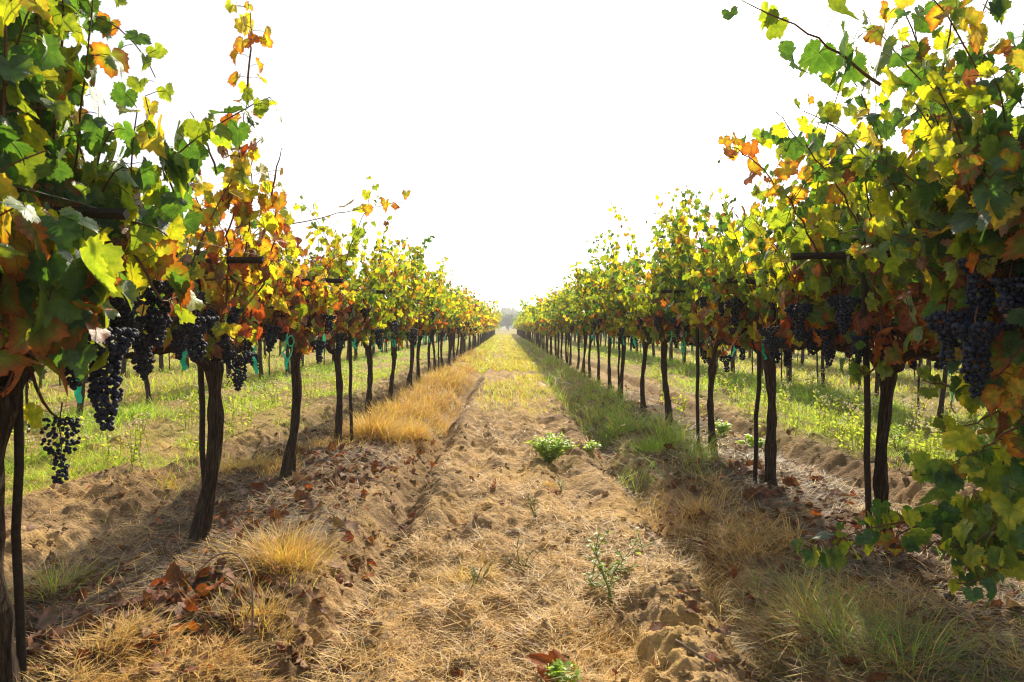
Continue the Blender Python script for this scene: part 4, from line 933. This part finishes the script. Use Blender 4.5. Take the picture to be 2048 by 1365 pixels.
def weed(px, py, h, stems, leaf, nl, spread, cols, label, bare=.0, scol=(.16, .19, .06), name='leafy_weed'):
    p = gpt(px, py); rng = np.random.default_rng(int(px + 3 * py)); r = empty(name, p); s = Buf(); f = Buf()
    for i in range(stems):
        az = rng.uniform(0, 6.283); d = np.array([math.cos(az) * spread, math.sin(az) * spread, 1.]); pth = cane_path(rng, (rng.normal(0, .012), rng.normal(0, .012), -.01), d, h * rng.uniform(.6, 1.05), .5, .25, h / 12)
        paths = [pth]
        for j in range(4):
            k = int(rng.integers(3, max(4, len(pth) - 2))); paths.append(cane_path(rng, pth[k], np.array([rng.normal(0, .8), rng.normal(0, .8), .9]), h * rng.uniform(.2, .4), .2, .2, h / 14))
        for q, pp in enumerate(paths):
            tube(s, pp, np.linspace(.0045 if q == 0 else .0026, .0012, len(pp)), 5, cap=False, col=scol, tcol=tuple(x * .5 for x in scol))
            m = int(nl * (1 if q == 0 else .6) * (1 - bare))
            if m:
                a = rng.uniform(.1, .99, m) * (len(pp) - 1); ia = a.astype(int); P = pp[ia] + (pp[np.minimum(ia + 1, len(pp) - 1)] - pp[ia]) * (a - ia)[:, None]
                az2 = rng.uniform(0, 6.283, m); T = np.stack([np.cos(az2), np.sin(az2), rng.uniform(-.2, .7, m)], -1); N = np.stack([rng.normal(0, .35, m), rng.normal(0, .35, m), np.ones(m)], -1)
                c = [np.tile(v, (m, 1)) * rng.uniform(.75, 1.25, (m, 1)) for v in cols]; leaves(f, rng, P, T, N, rng.uniform(.6, 1.15, m) * leaf * 1.45, *c, OV)
    s.build('stem', M_FARLEAF, r)
    if f.n: f.build('foliage', M_FARLEAF, r)
    tag(r, label, 'weed', 'weeds on the bare soil')
LG = ((.09, .16, .02), (.13, .19, .025), (.30, .44, .02), (.36, .46, .02)); DG = ((.07, .11, .03), (.10, .14, .035), (.16, .26, .025), (.22, .28, .03)); TG = ((.20, .19, .09), (.26, .23, .11), (.1, .1, .03), (.1, .1, .03))
weed(1100, 925, .36, 20, .038, 34, .8, LG, 'bushy bright green weed in the middle of the aisle')
weed(1175, 905, .20, 5, .045, 9, 1.1, LG, 'thin green weed sprawling right of the bushy one')
weed(1225, 1215, .42, 3, .028, 18, .32, DG, 'tall spindly green weed at the lower right of the aisle')
weed(1190, 1180, .22, 3, .03, 10, .9, DG, 'low branching green weed beside the tall spindly one')
weed(1045, 1135, .20, 4, .014, 8, .5, TG, 'skeletal dry grey green weed in the aisle centre', .3)
weed(1075, 1035, .17, 3, .016, 8, .4, TG, 'small dry upright weed above the aisle centre', .3)
weed(945, 1180, .17, 3, .018, 9, .5, TG, 'pale weed in the yellowish straw of the aisle', .1)
weed(990, 985, .12, 3, .02, 8, .25, ((.3, .12, .03), (.3, .12, .03), (.3, .1, .01), (.3, .1, .01)), 'small rust coloured dried weed in the aisle', 0, (.25, .12, .05))
weed(1122, 985, .13, 2, .022, 8, .2, DG, 'small dark upright weed left of the right rut')
weed(1130, 1362, .10, 6, .03, 12, 1.2, LG, 'green weed lying at the bottom edge of the aisle')
weed(1445, 875, .24, 8, .05, 14, .5, LG, 'lime green broad leaved weed right of the third right trunk')
weed(1510, 895, .15, 7, .055, 9, .9, LG, 'low lime green weed left of the second right trunk')
weed(1800, 905, .26, 6, .03, 18, .4, LG, 'upright yellow green weed right of the nearest right trunk')
weed(700, 885, .06, 3, .06, 3, .6, ((.06, .13, .02), (.2, .2, .02), (.25, .36, .02), (.5, .42, .02)), 'green and yellow sucker leaf at the fourth left trunk base')

# ------------------------------------------------------------------ fallen leaves
def leaf_obj(rng, key, size, curl):
    b = Buf(); c = [PARR[KEYS.index(key)][j][None] for j in range(4)]
    c[2] = c[2] * .35; c[3] = c[3] * .35; c[0] = c[0] * .85
    leaves(b, rng, np.zeros((1, 3)), np.array([[0, 1., 0]]), np.array([[0, 0, 1.]]), np.array([size]), *c, TPL[0], np.array([curl]), np.array([rng.normal(.3, .3)]), .10)
    return b.mesh('fallen_leaf', [M_DRY])
rng = np.random.default_rng(77)
KN = {'br': 'brown', 'pd': 'pale pinkish', 'rd': 'dark red', 'or': 'orange red'}
LM = {k: [leaf_obj(rng, k, s, c) for s, c in ((.10, 1.1), (.12, 1.8), (.10, 2.4))] for k in KN}
def put_leaf(p, key, label, group, sc=1.0):
    o = bpy.data.objects.new('fallen_leaf', LM[key][int(rng.integers(0, 3))]); COL.objects.link(o)
    o.location = (p[0], p[1], p[2] + .012 * sc); o.rotation_euler = (rng.normal(0, .4), rng.normal(0, .4), rng.uniform(0, 6.28)); o.scale = (sc,) * 3
    tag(o, label, 'fallen leaf', group)
for px, py, key, lab in ((1030, 1200, 'rd', 'dark red curled leaf lying in the lower middle of the aisle'), (1105, 988, 'or', 'bright red leaf beside the tiny pale tuft in the aisle'), (838, 972, 'or', 'orange red leaf on the rim of the left rut'), (1045, 1165, 'br', 'brown leaf just above the dark red one in the aisle'), (1150, 1195, 'rd', 'small red leaf between the weeds and aisle centre'),
                         (1048, 1275, 'pd', 'pale folded leaf standing up near the bottom of the aisle'), (1120, 1355, 'or', 'orange leaf at the very bottom of the aisle'), (780, 1130, 'pd', 'pale leaf on the left rut bank'), (808, 1060, 'rd', 'red leaf in the left rut bottom'), (672, 1165, 'rd', 'red leaf at the edge of the left rut near the bottom'), (1440, 1275, 'pd', 'pale folded leaf right of the right rut near the bottom'), (1480, 1150, 'or', 'orange leaf on the bank right of the right rut'),
                         (1990, 1290, 'pd', 'large pale crumpled leaf in the bottom right corner'), (1310, 1085, 'pd', 'pale leaf in the right rut'), (1180, 885, 'br', 'brown leaf right of the bushy green weed'), (1000, 1010, 'rd', 'small red leaf near the rust coloured weed'), (640, 1320, 'or', 'small orange leaf in the left rut at the bottom'), (870, 930, 'rd', 'tiny red leaf in the left rut past the golden clump')):
    put_leaf(gpt(px, py), key, lab, 'fallen leaves in the aisle', rng.uniform(.8, 1.15))
for i in range(150):
    left = i < 112
    if left: y = rng.uniform(2.5, 7.4); x = XL + rng.normal(.08, .36)
    else: y = rng.uniform(2.3, 6.4); x = XR - .2 + rng.normal(0, .4)
    k = int(round((y - (YL[0] if left else YR[0])) / SP)); key = ['br', 'pd', 'rd', 'or'][int(rng.choice(4, p=[.36, .26, .24, .14]))]
    k = min(max(k, 0), 4); where = ('%s trunk of the left front row' % ORD[k]) if left else ('%s trunk of the right front row' % ORD[max(k - 1, 0)])
    lab = '%s fallen leaf on the ground around the %s' % (KN[key], where)
    put_leaf((x, y, zg(x, y)), key, lab, '%s leaves around the %s' % (KN[key], where), rng.uniform(.8, 1.4))
b = Buf(); n = 3600; y = 1 / rng.uniform(1 / 14, 1 / 2.2, n); lf = rng.random(n) < .62; x = np.where(lf, XL + rng.normal(.05, .45, n), XR + rng.normal(-.1, .5, n)); P = np.stack([x, y, H(x, y) + .008], -1)
c = pick(rng, dict(br=7, pd=3, rd=1.5) | {'or': .6}, n); leaves(b, rng, P, np.stack([np.cos(x * 99), np.sin(x * 99), rng.normal(0, .3, n)], -1), np.stack([rng.normal(0, .4, n), rng.normal(0, .4, n), np.ones(n)], -1), rng.uniform(.03, .085, n), *[q * (1 if i < 2 else .35) for i, q in enumerate(c[:4])], TPL[1], rng.uniform(.6, 2.2, n))
tag(b.build('leaf_litter', M_DRY), 'broken bits of dry vine leaf under the rows', 'leaf litter', kind='stuff')

# ------------------------------------------------------------------ sticks, stones, the bent cane
def stick(pix, rad, label, name='dead_stick'):
    P = np.array([gpt(*q) for q in pix]); P[:, 2] += rad * 1.1; b = Buf(); s = np.linspace(0, 1, len(P)); q = np.linspace(0, 1, 10); pts = np.stack([np.interp(q, s, P[:, i]) for i in range(3)], -1); o0 = pts[0].copy()
    tube(b, pts - o0, np.linspace(rad, rad * .5, 10), 6, bumpf=lambda th, l: 1 + .15 * np.sin(l * 60) + .1 * np.sin(2 * th)); o = b.build(name, M_WOODBIT); o.location = o0; tag(o, label, 'stick', 'dead sticks on the ground')
stick([(945, 1362), (975, 1335), (985, 1310)], .006, 'pale forked stick at the bottom of the aisle')
stick([(1075, 1103), (1120, 1115), (1145, 1122)], .005, 'straight dry stalk in the aisle left of the tall spindly weed')
stick([(690, 915), (720, 925)], .006, 'short twig near the fourth left trunk')
stick([(1355, 1300), (1420, 1345), (1460, 1362)], .006, 'thin dark stick at the bottom right of the aisle')
stick([(1590, 985), (1690, 1000)], .005, 'long thin twig between the two nearest right trunks')
stick([(300, 1110), (420, 1060)], .004, 'dry cane lying in front of the second left trunk')
p0 = gpt(380, 1155); p1 = gpt(498, 1285); a = np.array([p0, at(430, 1108, p0[1] - .05), at(470, 1105, (p0[1] + p1[1]) / 2 + .1), at(498, 1140, p1[1] + .1), at(505, 1200, p1[1] + .02), p1 - [0, 0, .02]])
s = np.linspace(0, 1, len(a)); q = np.linspace(0, 1, 24); pts = np.stack([np.interp(q, s, a[:, i]) for i in range(3)], -1)
for _ in range(4): pts[1:-1] = .25 * pts[:-2] + .5 * pts[1:-1] + .25 * pts[2:]
b = Buf(); tube(b, pts - pts[0], .0035, 7); o = b.build('bent_cane', M_WOODBIT); o.location = pts[0]; tag(o, 'thin grey cane bent in a hoop out of the ground at the lower left', 'cane')
def stone(px, py, r, label):
    p = gpt(px, py); IV, IF = ICO[3]; rr = np.random.default_rng(int(px)); d = 1 + .16 * fbm(IV[:, 0] * 2 + px, IV[:, 1] * 2 + IV[:, 2], 5, 3)[:, None]; b = Buf(); b.add(IV * d * r * [1.2, 1, .7], tris=IF); o = b.build('stone', M_STONE); o.location = p + np.array([0, 0, r * .3]); o.rotation_euler = (0, 0, px); tag(o, label, 'stone', 'stones and hard clods on the soil')
stone(1160, 995, .022, 'smooth grey stone right of the red leaf in the aisle'); stone(1015, 1065, .020, 'round clod in the middle of the aisle'); stone(1150, 1120, .018, 'tan stone by the spindly weeds'); stone(785, 930, .03, 'tan clod on the rim of the left rut'); stone(1690, 868, .03, 'grey stone beside the dark tilled soil'); stone(1330, 955, .03, 'grey clod in the right rut near the green tuft')
